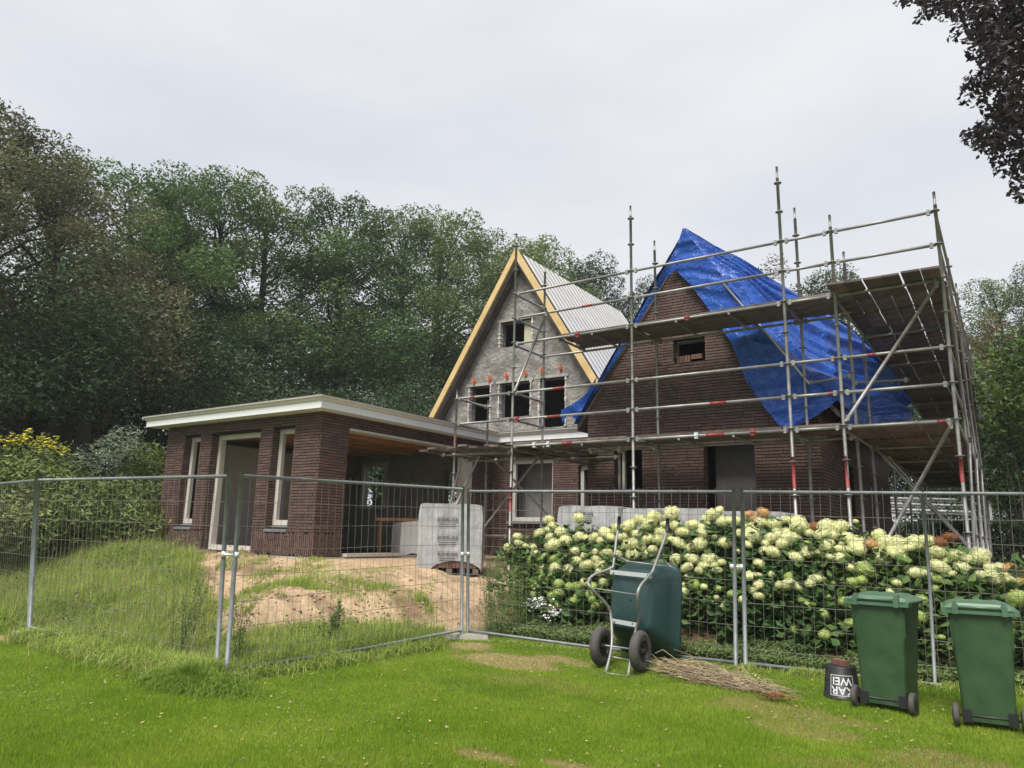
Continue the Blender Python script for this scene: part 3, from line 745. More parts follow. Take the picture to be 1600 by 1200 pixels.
P_, F_ = sheet(sil, low_, 0, 0, 220, 130, .10, 1.5, (.82,-.25,.5), 1, sag=sag_r, fade=1, fold=.11, fdir=(2.2, 2.6))
o = bpy.data.objects.new('tarp_slope', mesh_np('tarp_slope', P_, F_, M['tarp'], smooth=True)); link(o, tarp)
# back fold over the ridge and the far end hanging down
P_, F_ = sheet(sil, poly_fn([(BA-.02, 12.6, BZ+.16), (BA+.1, 15.0, 6.95), (BA+.3, 18, 6.6), (-2.6, 18.6, 4.2)]), 0, 0, 60, 40, .05, 1.7, (.3, 0, .9), 8)
o = bpy.data.objects.new('tarp_slope', mesh_np('tarp_slope', P_, F_, M['tarp'], smooth=True)); link(o, tarp)
P_, F_ = sheet(poly_fn([(-2.15, 13.2, 3.72), (-2.0, 14.5, 3.75), (-1.58, 17.2, 4.2)]), poly_fn([(-2.25, 13.3, 3.35), (-2.1, 14.6, 3.22), (-1.75, 17.2, 3.2)]), 0, 0, 70, 20, .07, 2.5, (1, -.3, 0), 2)
o = bpy.data.objects.new('tarp_side', mesh_np('tarp_side', P_, F_, M['tarp'], smooth=True)); link(o, tarp)
# left slope
P_, F_ = sheet(lambda q: np.array([BA-.03, 12.60+q*8.3, BZ+.17-.05*math.sin(q*9)]), lambda q: np.array([-7.12, 12.60+q*8.3, 3.70]), 0, 0, 60, 60, .05, 1.6, (-.82, 0, .57), 3)
o = bpy.data.objects.new('tarp_slope', mesh_np('tarp_slope', P_, F_, M['tarp'], smooth=True)); link(o, tarp)
# front flap, hanging over the gable
verge = poly_fn([(BA, 12.47, BZ+.165), (-3.78, 12.47, 5.92), (-3.22, 12.47, 5.0), (-2.58, 12.42, 4.08), (-2.17, 12.64, 3.78)])
hem = poly_fn([(-5.02, 12.64, 6.60), (-4.86, 12.60, 6.48), (-4.58, 12.58, 6.15), (-4.26, 12.57, 5.63), (-3.87, 12.57, 4.95), (-3.62, 12.57, 4.18), (-3.36, 12.56, 3.76), (-3.13, 12.55, 3.41), (-2.99, 12.55, 3.34), (-2.67, 12.52, 3.42), (-2.30, 12.48, 3.62)])
P_, F_ = sheet(verge, hem, 0, 0, 150, 70, .04, 2.6, (0, -1, 0), 4, fold=.03, fdir=(3.5, .8))
o = bpy.data.objects.new('tarp_flap', mesh_np('tarp_flap', P_, F_, M['tarp'], smooth=True)); link(o, tarp)
P_, F_ = sheet(poly_fn([ridge, (-4.95, 12.54, 6.78), (-5.22, 12.55, 6.42), (-5.75, 12.62, 5.66), (-6.7, 12.66, 4.33)]), poly_fn([(-4.72, 12.56, 6.95), (-4.92, 12.60, 6.50), (-5.12, 12.64, 6.40), (-5.70, 12.66, 5.60), (-6.66, 12.68, 4.28)]), 0, 0, 80, 14, .02, 2.6, (0, -1, 0), 5)
o = bpy.data.objects.new('tarp_flap', mesh_np('tarp_flap', P_, F_, M['tarp'], smooth=True)); link(o, tarp)
# loose end dangling at the left eave
P_, F_ = sheet(poly_fn([(-7.74, 13.15, 4.10), (-7.4, 13.0, 4.14), (-6.95, 12.85, 4.35), (-6.62, 12.66, 4.62)]), poly_fn([(-7.66, 13.1, 3.80), (-7.50, 13.05, 3.98), (-7.28, 13.0, 3.84), (-7.02, 12.95, 3.92), (-6.80, 12.8, 4.10)]), 0, 0, 60, 30, .09, 3.2, (.3, -.9, 0), 6)
o = bpy.data.objects.new('tarp_end', mesh_np('tarp_end', P_, F_, M['tarp'], smooth=True)); link(o, tarp)
mb = MB(); mb.tube([(-3.93, 12.43, 6.02), (-3.2, 12.40, 4.98), (-2.55, 12.36, 4.02)], .018, 6); mb.build('hold_down_batten', M['frame'], tarp)

# ------------------------------------------------------------------ scaffold
sc = empty('scaffold', (-2.6, 11.3, .9), 'galvanised modular scaffold with plank decks wrapped round the brick gable', 'scaffold')
YO, YI = 11.30, 12.39
def gz(x, y): return float(height(np.array([x]), np.array([y]))[0])
def post(x, y, top, bands=(), z0=None):
    z0 = gz(x, y)-.02 if z0 is None else z0
    mb = MB(); lean = random.uniform(-.01, .01)
    mb.tube([(x, y, z0), (x+lean*.3, y, (z0+top)/2), (x+lean, y, top-.2)], .0242, 10)
    mb.tube([(x+lean, y, top-.2), (x+lean, y, top)], .019, 8)
    z = 3.15-.5*4
    while z < top-.12:
        if z > z0+.1: mb.lathe([(.024, -.005), (.061, -.004), (.061, .004), (.024, .005)], 12, c=(x, y, z))
        z += .5
    mb.lathe([(.075, 0), (.075, .008), (.02, .01)], 12, c=(x, y, z0))
    o = mb.build('post', M['steel'], sc)
    for (a, b) in bands:
        mb = MB(); mb.tube([(x, y, a), (x, y, b)], .0255, 10); mb.build('paint_band', M['red'], o)
    return o
LX = [-9.10, -7.72, -5.22, -2.63, -1.90, -.50]
post(-9.10, YO, 4.35, [(3.2, 3.55)]); post(-7.72, YO, 7.42, [(1.9, 2.35)]); post(-5.22, YO, 7.40); post(-2.63, YO, 7.44, [(2.25, 2.72)]); post(-1.90, YO, 6.42, [(2.25, 2.7)]); post(-.50, YO, 6.44, [(2.3, 2.62)])
post(-9.10, YI, 4.30); post(-7.72, YI, 7.15); post(-5.22, YI, 7.12); post(-2.63, YI, 7.16); post(-1.90, YI, 6.20)
YS = [13.87, 16.44, 19.01, 21.58, 24.15, 25.6]
for i, y in enumerate(YS):
    post(-.50, y, 6.3+random.uniform(0, .4)); 
    if i in (0, 1, 2, 3, 4): post(-1.90, y, 4.4 if i else 5.4)
def bar(name, a, b, r=.0242, parent=sc, m_='steel', bands=0, hd=True):
    mb = MB(); a = np.array(a, float); b = np.array(b, float)
    mb.tube([a, b], r, 8)
    if hd:
        d = (b-a)/np.linalg.norm(b-a)
        for e, s_ in ((a, 1), (b, -1)):
            c = e+d*s_*.055; mb.box((c[0]-.022, c[1]-.022, c[2]-.04), (c[0]+.022, c[1]+.022, c[2]+.04))
    o = mb.build(name, M[m_], parent)
    if bands and random.random() < .55:
        for k in range(bands):
            q = random.uniform(.1, .9); l_ = random.uniform(.06, .12)
            mb = MB(); mb.tube([a+(b-a)*q, a+(b-a)*min(.98, q+l_)], r+.001, 8); mb.build('paint_band', M['red'], o)
    return o
for z in (3.63, 4.15):
    for x0, x1 in zip(LX[:-1], LX[1:]): bar('ledger', (x0+.03, YO, z), (x1-.03, YO, z), bands=1)
for z in (5.64, 6.14):
    for x0, x1 in zip(LX[1:-1], LX[2:]): bar('ledger', (x0+.03, YO, z), (x1-.03, YO, z), bands=1 if z < 6 and x0 < -6 else 0)
for x0, x1 in zip(LX[1:-1], LX[2:]):
    bar('ledger', (x0+.03, YO, 3.12), (x1-.03, YO, 3.12), bands=1); bar('ledger', (x0+.03, YO, 5.12), (x1-.03, YO, 5.12))
for x0, x1 in zip(LX[1:-2], LX[2:-1]):
    bar('ledger', (x0+.03, YI, 3.10), (x1-.03, YI, 3.10)); bar('ledger', (x0+.03, YI, 5.10), (x1-.03, YI, 5.10))
bar('ledger', (-9.07, YI, 3.02), (-7.75, YI, 3.02)); bar('ledger', (-9.4, YO-.05, 3.02), (-7.7, YO-.05, 3.0), bands=1)
bar('ledger', (-9.06, YO, 1.45), (-7.76, YO, 1.45)); bar('ledger', (-7.7, YI, 1.5), (-5.25, YI, 1.5))
bar('ledger', (-9.6, YI-.1, 3.0), (-6.2, YI+.35, 3.0))
for x in (-9.10, -7.72):
    for z in (3.63, 4.15): bar('transom', (x, YO+.03, z), (x, YI-.03, z), bands=1)
for z in (5.64, 6.14): bar('transom', (-7.72, YO+.03, z), (-7.72, YI-.03, z))
bar('transom', (-7.72, YO+.03, 5.10), (-7.72, YI-.03, 5.10)); bar('transom', (-6.72, YO+.03, 5.10), (-6.72, YI-.03, 5.10))
for x in (-5.22, -2.63, -1.9):
    for z in (3.09, 5.09): bar('transom', (x, YO+.03, z), (x, YI-.03, z))
for x in (-7.0, -6.2, -4.4, -3.5): bar('transom', (x, YO-.02, 3.08), (x, YI+.03, 3.08), .021, hd=False)
for x in (-6.0, -4.4, -3.5): bar('transom', (x, YO-.02, 5.085), (x, YI+.03, 5.085), .021, hd=False)
bar('brace', (-7.66, YO-.03, 4.18), (-6.95, YO-.03, 5.66)); bar('brace', (-8.9, YO, 2.95), (-9.05, YI-1.6, .95), hd=False)
bar('brace', (-7.75, YI-.1, 3.0), (-9.1, YO+.3, 1.0), hd=False); bar('brace', (-8.9, YI, 3.0), (-6.5, YI+.05, .95), hd=False); bar('brace', (-8.45, YO-.05, 2.95), (-9.0, YO-.1, 1.9), hd=False)
bar('brace', (-.54, YO-.045, 5.08), (-1.86, YO-.045, 3.2)); bar('brace', (-.54, YO-.045, 3.1), (-1.75, YO-.045, 1.0), bands=1)
bar('brace', (-1.75, 13.87, 2.95), (-.55, 13.87, 1.35), .024); bar('brace', (-1.68, 13.95, 2.95), (-.50, 13.95, 1.30), .018)
ys = [YO]+YS
for y0, y1 in zip(ys[:-1], ys[1:]):
    for z in (3.63, 4.15, 5.64, 6.14, 3.12, 5.12): bar('ledger', (-.50, y0+.03, z), (-.50, y1-.03, z), .022)
    for z in (3.10, 5.10): bar('ledger', (-1.90, y0+.03, z), (-1.90, y1-.03, z), .022)
    for z in (3.09, 5.09): bar('transom', (-1.88, y1, z), (-.52, y1, z), .022)
for k in (0, 1, 2, 3): bar('brace', (-.46, ys[k]+.05, 1.3+.0*k), (-.46, ys[k+1]-.05, 3.1), .02); bar('brace', (-.46, ys[k+1]-.05, 3.2), (-.46, ys[k]+.05, 5.1), .02)
bar('brace', (-2.0, 13.0, 4.1), (-1.2, 13.4, 4.15), .02); bar('brace', (-1.9, 12.5, 4.12), (-2.6, 12.45, 4.05), .02)
# decks: single planks
pmesh = {}
def plank(x0, x1, y0, y1, z, th=.035, dz=0., tilt=0.):
    lx, ly = round(x1-x0, 2), round(y1-y0, 2); key = (lx, ly, th)
    if key not in pmesh:
        mb = MB(); c = .012
        mb.box((-lx/2, -ly/2, 0), (lx/2, ly/2, th), r=0.0); pmesh[key] = mb.mesh('plank', M['oldwood'])
    o = bpy.data.objects.new('plank', pmesh[key]); link(o, sc)
    o.matrix_basis = Matrix.Translation(((x0+x1)/2, (y0+y1)/2, z+dz)) @ Matrix.Rotation(tilt, 4, 'Z') @ Matrix.Rotation(random.uniform(-.004, .004), 4, 'Y')
for z, segs in ((3.15, [(-7.9, -5.35), (-5.28, -2.78), (-2.70, -1.95)]), (5.145, [(-6.75, -5.30), (-5.27, -2.70), (-2.68, -1.93)])):
    for (a, b) in segs:
        for k in range(4): plank(a+random.uniform(-.06, .06), b+random.uniform(-.04, .04), YO+.02+k*.262, YO+.02+k*.262+.25, z, dz=random.uniform(0, .012), tilt=random.uniform(-.003, .003))
# ragged deck at the left end, planks laid crosswise
for k in range(9):
    xx = -9.75+k*.23; plank(xx, xx+.215, 10.75+random.uniform(-.25, .25)+.03*k, 12.95+random.uniform(-.15, .15), 3.07+.035*(k % 2), tilt=random.uniform(-.03, .03))
for k in range(5): plank(-7.9+.26*k, -7.9+.26*k+.24, 12.3, 14.35+random.uniform(-.2, .1), 3.06+.03*(k % 2), tilt=random.uniform(-.05, .05))
# run of short boards on the right-hand side, seen from below
for z, y0, y1 in ((5.15, 10.86, 25.6), (3.15, 11.45, 25.4)):
    row = 0; y = y0
    while y < y1:
        for c_ in range(6 if row < 9 else 3):
            wd = .235 if row < 9 else .475; n_ = c_
            xa = -1.93+n_*(wd+.006)+random.uniform(-.004, .004)
            plank(xa, xa+wd-(.012 if n_ % 2 else .0), y+random.uniform(-.03, .03), y+.93, z+.028*(row % 2), th=.03)
        y += .88; row += 1
for x, y, z in [(-7.2,YO,3.12),(-6.9,YO,3.12),(-4.1,YO,3.12),(-3.2,YO,3.12),(-6.3,YO,5.12),(-4.2,YO,5.12),(-6.6,YI,3.1),(-6.0,YI,3.1),(-7.6,YO,3.63)]:
    mb = MB(); mb.box((x-.03, y-.04, z-.05), (x+.03, y+.035, z+.05)); mb.tube([(x-.04, y-.045, z), (x+.05, y-.045, z)], .012, 6); mb.build('coupler', M['alu' if random.random() < .5 else 'red'], sc)

# ------------------------------------------------------------------ site fence panels
def fence_panel(a, at, b, bt, label, mid=None, spikes=True):
    a, at, b, bt = [np.array(p_, float) for p_ in (a, at, b, bt)]
    root = empty('site_fence', tuple(a), label, 'site fence', 'temporary mesh fence panels')
    for p0, p1 in ((a, at), (b, bt)):
        mb = MB(); mb.tube([p0-np.array([0,0,.03]), (p0+p1)/2, p1+np.array([0,0,.02])], .0235, 10); mb.build('post', M['fence'], root)
    h_ = at-a
    mb = MB(); mb.tube([at-.02*h_/2, bt-.02*h_/2], .019, 8); mb.build('top_rail', M['fence'], root)
    q0 = a+h_*.025; q1 = b+(bt-b)*.025
    mb = MB(); mb.tube([q0, q0*.5+q1*.5+np.array([0,0,-.02]), q1], .019, 8); mb.build('bottom_rail', M['fence'], root)
    if mid is not None:
        mb = MB(); c = a+(b-a)*mid; ct = at+(bt-at)*mid
        mb.tube([c, (c+ct)/2+.01, ct], .017, 8); mb.build('post', M['fence'], root)
    mb = MB(); L_ = np.linalg.norm(b-a); n_ = int(L_/.105)
    d_ = (b-a)/L_; nv = np.array([d_[1], -d_[0], 0])
    for k in range(1, n_):
        q = k/n_; c = a+(b-a)*q+nv*.012; ct = at+(bt-at)*q+nv*.012
        if spikes: ct = ct+(ct-c)*.016
        j = random.uniform(-.006, .006); c0 = c+(ct-c)*.02
        mb.tube([c0, c0+(ct-c0)*.35+d_*j, c0+(ct-c0)*.7-d_*j*.8, ct], .0024, 4, caps=False, sm=True)
    for k in range(1, 8):
        q = k/8-.02; pts = []
        for i in range(9):
            s_ = i/8; base = a+(b-a)*s_; tp = at+(bt-at)*s_
            pts.append(base+(tp-base)*q+nv*.006+np.array([0,0,random.uniform(-.006,.006)]))
        mb.tube(pts, .0027, 4, caps=False)
    mb.build('wire_mesh', M['wire'], root, kind='stuff')
    return root
TT = lambda p_, dx, dy, h=2.0: (p_[0]+dx, p_[1]+dy, p_[2]+h)
A1 = (-11.04, 4.80, .09); A0 = (-10.92, 4.76, .09); B0 = (-6.80, 4.76, .05); B1 = (-6.62, 4.75, .05); C0 = (-6.45, 8.32, .13); C1 = (-6.46, 8.47, .11); D0 = (-2.77, 8.68, .07); D1 = (-2.67, 8.72, .07); E1 = (1.1, 9.35, .03)
fence_panel((-14.5, 5.2, .1), (-14.6, 5.1, 2.1), A1, TT(A1, -.06, -.17), 'fence panel cut by the left picture edge, before the tall grass and rhododendrons', spikes=False)
fence_panel(A0, TT(A0, -.06, -.15), B0, TT(B0, -.04, -.06), 'fence panel in front of the tall grass, ending at the near fence corner', spikes=False)
p2_ = fence_panel(B1, TT(B1, -.03, -.03), C0, TT(C0, -.04, -.04), 'fence panel running away from the near corner beside the bare sand bank')
p3_ = fence_panel(C1, TT(C1, -.05, -.03), D0, TT(D0, .05, .02), 'fence panel right behind the upended wheelbarrow')
p4_ = fence_panel(D1, TT(D1, .04, .01), E1, TT(E1, .05, 0), 'fence panel with a middle post, behind the two green bins', mid=.49)
def clamp(p_, q_, z, parent):
    mb = MB(); p_ = np.array(p_[:2]+(z,)); q_ = np.array(q_[:2]+(z,))
    mb.tube([p_, q_], .014, 8); mb.lathe([(.024,-.03),(.028,-.03),(.028,.03),(.024,.03)], 10, c=tuple(p_)); mb.lathe([(.024,-.03),(.028,-.03),(.028,.03),(.024,.03)], 10, c=tuple(q_))
    mb.build('clamp', M['alu'], parent)
clamp((B0[0]-.015, B0[1]-.04), (B1[0]-.01, B1[1]-.01), 1.22, p2_); clamp((C0[0]-.02, C0[1]-.02), (C1[0]-.02, C1[1]-.02), 1.20, p3_); clamp(D0[:2], D1[:2], 1.18, p4_)
for (x, y, rz, lab) in [(-6.45, 8.38, .55, 'concrete fence foot at the corner beside the bare sand patch'), (-6.85, 4.84, 0, 'concrete fence foot almost hidden in grass at the near corner'), (-11.0, 4.85, .1, 'concrete fence foot under the left fence joint, partly covered by sand')]:
    mb = MB(); z = gz(x, y); Mx = Matrix.Translation((x, y, z)) @ Matrix.Rotation(rz, 4, 'Z')
    vs = [(-.36,-.11,-.03),(.36,-.11,-.03),(.36,.11,-.03),(-.36,.11,-.03),(-.33,-.09,.07),(.33,-.09,.07),(.33,.09,.07),(-.33,.09,.07)]
    mb.add([Mx @ Vector(v) for v in vs], [(0,3,2,1),(4,5,6,7),(0,1,5,4),(1,2,6,5),(2,3,7,6),(3,0,4,7)])
    tag(mb.build('concrete_block', M['concrete']), lab, 'concrete block', 'concrete fence feet')

# ------------------------------------------------------------------ wheelbarrow standing on its nose
wb = empty('wheelbarrow', (-3.83, 7.85, .05), 'green two-wheeled wheelbarrow standing on its nose, leaning against the fence', 'wheelbarrow')
def smooth_path(P, n=5):
    P = [np.array(p_, float) for p_ in P]; Q = [P[0]]+P+[P[-1]]; o = []
    for i in range(1, len(Q)-2):
        for k in range(n):
            t_ = k/n; a, b, c, d = Q[i-1:i+3]
            o.append(.5*((2*b)+(-a+c)*t_+(2*a-5*b+4*c-d)*t_**2+(-a+3*b-3*c+d)*t_**3))
    o.append(P[-1]); return o
LP = [(-3.87,7.60,.02),(-3.92,7.85,.27),(-4.00,8.0,.56),(-4.04,7.98,.70),(-4.16,7.80,.90),(-4.215,7.84,.97),(-4.19,7.95,1.045),(-4.06,8.13,1.12),(-4.05,8.18,1.20),(-4.07,8.30,1.48),(-4.065,8.35,1.60)]
RP = [(-3.60,7.60,.02),(-3.66,7.85,.28),(-3.67,7.96,.46),(-3.60,7.92,.62),(-3.57,7.80,.84),(-3.555,7.86,.96),(-3.52,8.08,1.09),(-3.50,8.14,1.18),(-3.45,8.22,1.38),(-3.405,8.30,1.58)]
for P_ in (LP, RP):
    mb = MB(); mb.tube(smooth_path(P_), .0165, 10); o = mb.build('handle_tube', M['steel'], wb)
    e = np.array(P_[-1]); mb = MB(); mb.tube([e-np.array([0,.01,.03]), e+np.array([0.0,.015,.14])], .0205, 10); mb.build('grip', M['black'], o)
def pill(mb, a, b, r): mb.tube([a, b], r, 8)
mb = MB(); mb.tube([(-4.08,7.86,.27),(-3.52,7.82,.265)], .010, 8); mb.build('axle', M['steel'], wb)
for (a, b, r) in [((-4.2,7.83,.90),(-3.58,7.80,.86),.006), ((-3.95,7.84,.16),(-3.64,7.80,.15),.008), ((-3.87,7.60,.02),(-3.60,7.60,.02),.008), ((-4.05,8.17,1.28),(-3.93,8.33,1.20),.009), ((-3.47,8.19,1.30),(-3.38,8.32,1.16),.009), ((-3.93,8.33,1.20),(-3.38,8.32,1.16),.009)]:
    mb = MB(); mb.tube([a, b], r, 8); mb.build('cross_bar', M['steel'], wb)
for (z, xa, xb, y) in ((1.075, -4.06, -3.52, 8.095), (.53, -4.0, -3.67, 7.99)):
    mb = MB(); mb.add([(xa,y,z-.022),(xb,y-.01,z-.045),(xb,y-.01,z+.005),(xa,y,z+.028),(xa,y+.006,z-.022),(xb,y-.004,z-.045),(xb,y-.004,z+.005),(xa,y+.006,z+.028)],[(0,1,2,3),(7,6,5,4),(0,4,5,1),(2,6,7,3),(1,5,6,2),(0,3,7,4)]); o = mb.build('mounting_strip', M['alu'], wb)
    for xx in (xa+.05, xb-.05):
        mb = MB(); mb.lathe([(0,-.006),(.009,-.006),(.009,.0)], 8, 'y', (xx, y-.006, z-.01)); mb.build('bolt', M['black'], o)
for (x, y) in ((-4.06, 7.86), (-3.555, 7.82)):
    c = (x, y, .26); R_ = .218
    mb = MB(); prof = []
    for k in range(17):
        an = math.pi*(k/16)*1.0; 
        prof.append((R_-.055+.055*math.sin(an)**.8*(1.0+ (.02 if k % 2 else 0)), -.055*math.cos(an)))
    prof = [(.115, -.045)]+prof+[(.115, .045)]
    mb.lathe([(r_, h_) for r_, h_ in prof], 40, 'x', c); wh = mb.build('wheel', M['tyre'], wb)
    mb = MB(); mb.lathe([(.118,-.048),(.118,-.03),(.085,-.012),(.03,-.02),(.03,-.06),(.001,-.06)], 24, 'x', c); mb.lathe([(.001,.06),(.03,.06),(.03,.02),(.085,.012),(.118,.03),(.118,.048)], 24, 'x', c)
    for k in range(8):
        an = k*math.pi/4; cy, cz = c[1]+.06*math.cos(an), c[2]+.06*math.sin(an)
        mb.box((x+.012, cy-.008, cz-.008), (x+.03, cy+.008, cz+.008))
    mb.build('rim', M['black'], wh)
# tray: lofted rounded rectangles from the base (near) to the rim (far)
def rrect(cx, cz, hx, hz, r, y, n=7, sk=0.):
    pts = []
    for q, (sx, sz) in enumerate(((1,-1),(1,1),(-1,1),(-1,-1))):
        for k in range(n):
            an = (q-1)*math.pi/2+ k/(n-1)*math.pi/2
            pts.append((cx+sx*(hx-r)+r*math.cos(an), y+sk*(cz+sz*(hz-r)+r*math.sin(an)-cz), cz+sz*(hz-r)+r*math.sin(an)))
    return pts
loops = [rrect(-3.80,.76,.01,.01,.005,8.105,sk=.16), rrect(-3.80,.77,.235,.30,.07,8.105,sk=.16), rrect(-3.795,.765,.258,.325,.085,8.118,sk=.16), rrect(-3.79,.75,.29,.37,.10,8.18,sk=.15),
         rrect(-3.775,.70,.345,.45,.13,8.36,sk=.13), rrect(-3.765,.655,.385,.515,.16,8.53,sk=.11), rrect(-3.765,.655,.41,.54,.175,8.535,sk=.11), rrect(-3.765,.655,.413,.543,.178,8.565,sk=.11), rrect(-3.765,.655,.375,.505,.155,8.56,sk=.11), rrect(-3.79,.75,.28,.36,.10,8.20,sk=.15), rrect(-3.80,.77,.01,.01,.005,8.13,sk=.16)]
mb = MB(); k = len(loops[0]); vs = sum(loops, []); fs = []
for i in range(len(loops)-1):
    for j in range(k): fs.append((i*k+j, i*k+(j+1) % k, (i+1)*k+(j+1) % k, (i+1)*k+j))
mb.add(vs, fs, 0, True); mb.build('tray', M['traygreen'], wb)

# ------------------------------------------------------------------ wheelie bins
def make_bin():
    root = empty('wheelie_bin', (0, 0, 0), 'x', 'wheelie bin', 'green wheelie bins')
    W, D_, H = .245, .27, .98
    lv = [(.06,.185,.20,.02),(.10,.19,.205,.025),(.30,.198,.218,.03),(.70,.218,.245,.03),(.90,.232,.262,.03),(.965,.238,.268,.03),(.967,.262,.292,.035),(.995,.266,.296,.035),(.997,.235,.265,.03)]
    mb = MB(); vs = []; 
    def loop(z, hx, hy, r):
        o = []
        for q, (sx, sy) in enumerate(((1,-1),(1,1),(-1,1),(-1,-1))):
            for k in range(5):
                an = (q-1)*math.pi/2+k/4*math.pi/2
                o.append((sx*(hx-r)+r*math.cos(an), sy*(hy-r)+r*math.sin(an)+.0, z))
        return o
    # the rear (wheel side, local -y) stays nearly vertical
    for z, hx, hy, r in lv:
        for (x, y, zz) in loop(z, hx, hy, r): vs.append((x, y+(hy-.268)+.0, zz))
    k = 20; fs = [tuple(reversed(range(k)))]
    for i in range(len(lv)-1):
        for j in range(k): fs.append((i*k+j, i*k+(j+1) % k, (i+1)*k+(j+1) % k, (i+1)*k+j))
    mb.add(vs, fs, 0, False)
    body = mb.build('body', M['bingreen'], root, local=True)
    body.data.polygons.foreach_set('use_smooth', [False]*len(body.data.polygons))
    for sx in (-1, 1):   # lower corner housings and moulded ribs
        mb = MB(); mb.box((sx*.165-.035, -0.285, .055), (sx*.165+.035, -0.150, .16)); mb.build('axle_housing', M['black'], body, local=True)
        mb = MB(); vs = [(sx*.225,-0.241,.62),(sx*.232,-0.241,.90),(sx*.216,-0.241,.90),(sx*.20,-0.241,.66),(sx*.225,-0.255,.66),(sx*.232,-0.263,.90),(sx*.216,-0.263,.90),(sx*.212,-0.255,.68)]
        mb.add(vs, [(0,1,2,3),(7,6,5,4),(0,4,5,1),(1,5,6,2),(2,6,7,3),(3,7,4,0)]); mb.build('side_rib', M['bingreen'], body, local=True)
    mb = MB(); mb.box((-.006, -0.267, .85), (.006, -0.240, .955)); mb.build('rear_rib', M['bingreen'], body, local=True)
    mb = MB(); mb.tube([(-.25, -0.262, .105), (.25, -0.262, .105)], .011, 8); mb.build('axle', M['black'], root, local=True)
    for sx in (-1, 1):
        mb = MB(); mb.lathe([(.02,-.02),(.06,-.024),(.088,-.024),(.10,-.016),(.10,.016),(.088,.024),(.06,.024),(.02,.02)], 28, 'x', (sx*.245, -0.262, .10))
        wh = mb.build('wheel', M['tyre'], root, local=True)
        mb = MB(); mb.lathe([(.001,sx*.03),(.04,sx*.028),(.055,sx*.025),(.055,-sx*.025),(.001,-sx*.03)], 16, 'x', (sx*.245, -0.262, .10)); mb.build('wheel_hub', M['black'], wh, local=True)
    # rear handle bar and hinge lugs
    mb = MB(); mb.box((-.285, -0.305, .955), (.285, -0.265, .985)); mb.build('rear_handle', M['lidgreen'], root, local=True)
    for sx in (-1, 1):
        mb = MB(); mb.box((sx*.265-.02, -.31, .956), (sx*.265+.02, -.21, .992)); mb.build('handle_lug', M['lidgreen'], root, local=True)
    # lid: shallow crowned, slightly overhanging
    mb = MB(); nx, ny = 24, 14; vs = []
    for j in range(ny+1):
        for i in range(nx+1):
            u = i/nx*2-1; v = j/ny; x = u*.272; y = -.285+v*.60
            rb = .008*(1 if abs((i % 6)-3) > 1 and 2 < i < nx-2 else 0)
            z = 1.005+.055*(1-abs(u)**6)*(math.sin(math.pi*(.12+.8*v))**.6)+rb*(.3 < v < .98)
            if j == 0 or i in (0, nx) or j == ny: z = .985
            vs.append((x, y, z))
    fs = [(j*(nx+1)+i, j*(nx+1)+i+1, (j+1)*(nx+1)+i+1, (j+1)*(nx+1)+i) for j in range(ny) for i in range(nx)]
    b0 = len(vs); ring = [(-.28,-0.290),(.28,-0.290),(.28,.32),(-.28,.32)]
    mb.add(vs, fs, 0, False)
    mb.box((-.285,-0.295,.99), (.285,.322,1.002))
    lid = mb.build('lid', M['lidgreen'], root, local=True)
    for sx in (-1, 1):
        mb = MB(); mb.box((sx*.18-.022, -0.322, .95), (sx*.18+.022, -0.260, 1.035)); mb.box((sx*.18-.012, -0.310, 1.03), (sx*.18+.012, -0.210, 1.055)); mb.build('hinge', M['lidgreen'], lid, local=True)
    mb = MB(); mb.tube([(-.20,-0.302,1.012),(.20,-0.302,1.012)], .014, 8); mb.build('hinge_bar', M['lidgreen'], lid, local=True)
    return root
b1 = make_bin(); b2 = copy_tree(b1)
def place_bin(o, wl_, wr_, label, lean=0.0):
    wl_, wr_ = np.array(wl_), np.array(wr_); c = (wl_+wr_)/2; d_ = wr_-wl_; a = math.atan2(d_[1], d_[0])
    ox = c[0]-(-math.sin(a)*-.26); oy = c[1]-(math.cos(a)*-.26)
    o.location = (ox, oy, gz(c[0], c[1])-.0); o.scale = (.98, .98, .96); o.rotation_euler = (0, lean, a); o['label'] = label
place_bin(b1, (-1.36, 7.70), (-.87, 7.63), 'green wheelie bin standing next to the upturned black bucket')
place_bin(b2, (-.555, 7.49), (-.06, 7.53), 'green wheelie bin nearest the right picture edge')
# bucket, upside down, with a brick on it
bk = empty('bucket', (-1.58, 8.02, .04), 'black plastic bucket turned upside down beside the left green bin', 'bucket')
bx, by = -1.52, 7.98; bz = gz(bx, by)-.01
mb = MB(); mb.lathe([(.168,0),(.172,.0),(.172,.025),(.164,.03),(.135,.29),(.128,.30),(.0,.302)], 36, c=(bx, by, bz)); mb.build('bucket_shell', M['black'], bk)
def text_mesh(name, body, size, mat_, parent, mw, wrap=None, extr=.0005, local=False):
    cu = bpy.data.curves.new(name, 'FONT'); cu.body = body; cu.size = size; cu.align_x = 'CENTER'; cu.align_y = 'CENTER'; cu.extrude = extr; cu.offset = size*.015; cu.space_line = .85
    ob = bpy.data.objects.new(name+'_tmp', cu); col.objects.link(ob)
    bpy.context.view_layer.update()
    me_ = bpy.data.meshes.new_from_object(ob.evaluated_get(bpy.context.evaluated_depsgraph_get())); bpy.data.objects.remove(ob)
    for v in me_.vertices:
        p_ = v.co.copy()
        if wrap: p_ = wrap(p_)
        v.co = mw @ p_
    me_.materials.clear(); me_.materials.append(M[mat_]); me_.name = name
    o = bpy.data.objects.new(name, me_); link(o, parent, local); return o
va_ = math.atan2(-by, -bx)+.02           # direction from bucket to camera
def bwrap(p_):
    rr_ = .1523-(p_.y)*.1115+.002; an = p_.x/.15
    return Vector((rr_*math.sin(an), -rr_*math.cos(an)+p_.z, p_.y))
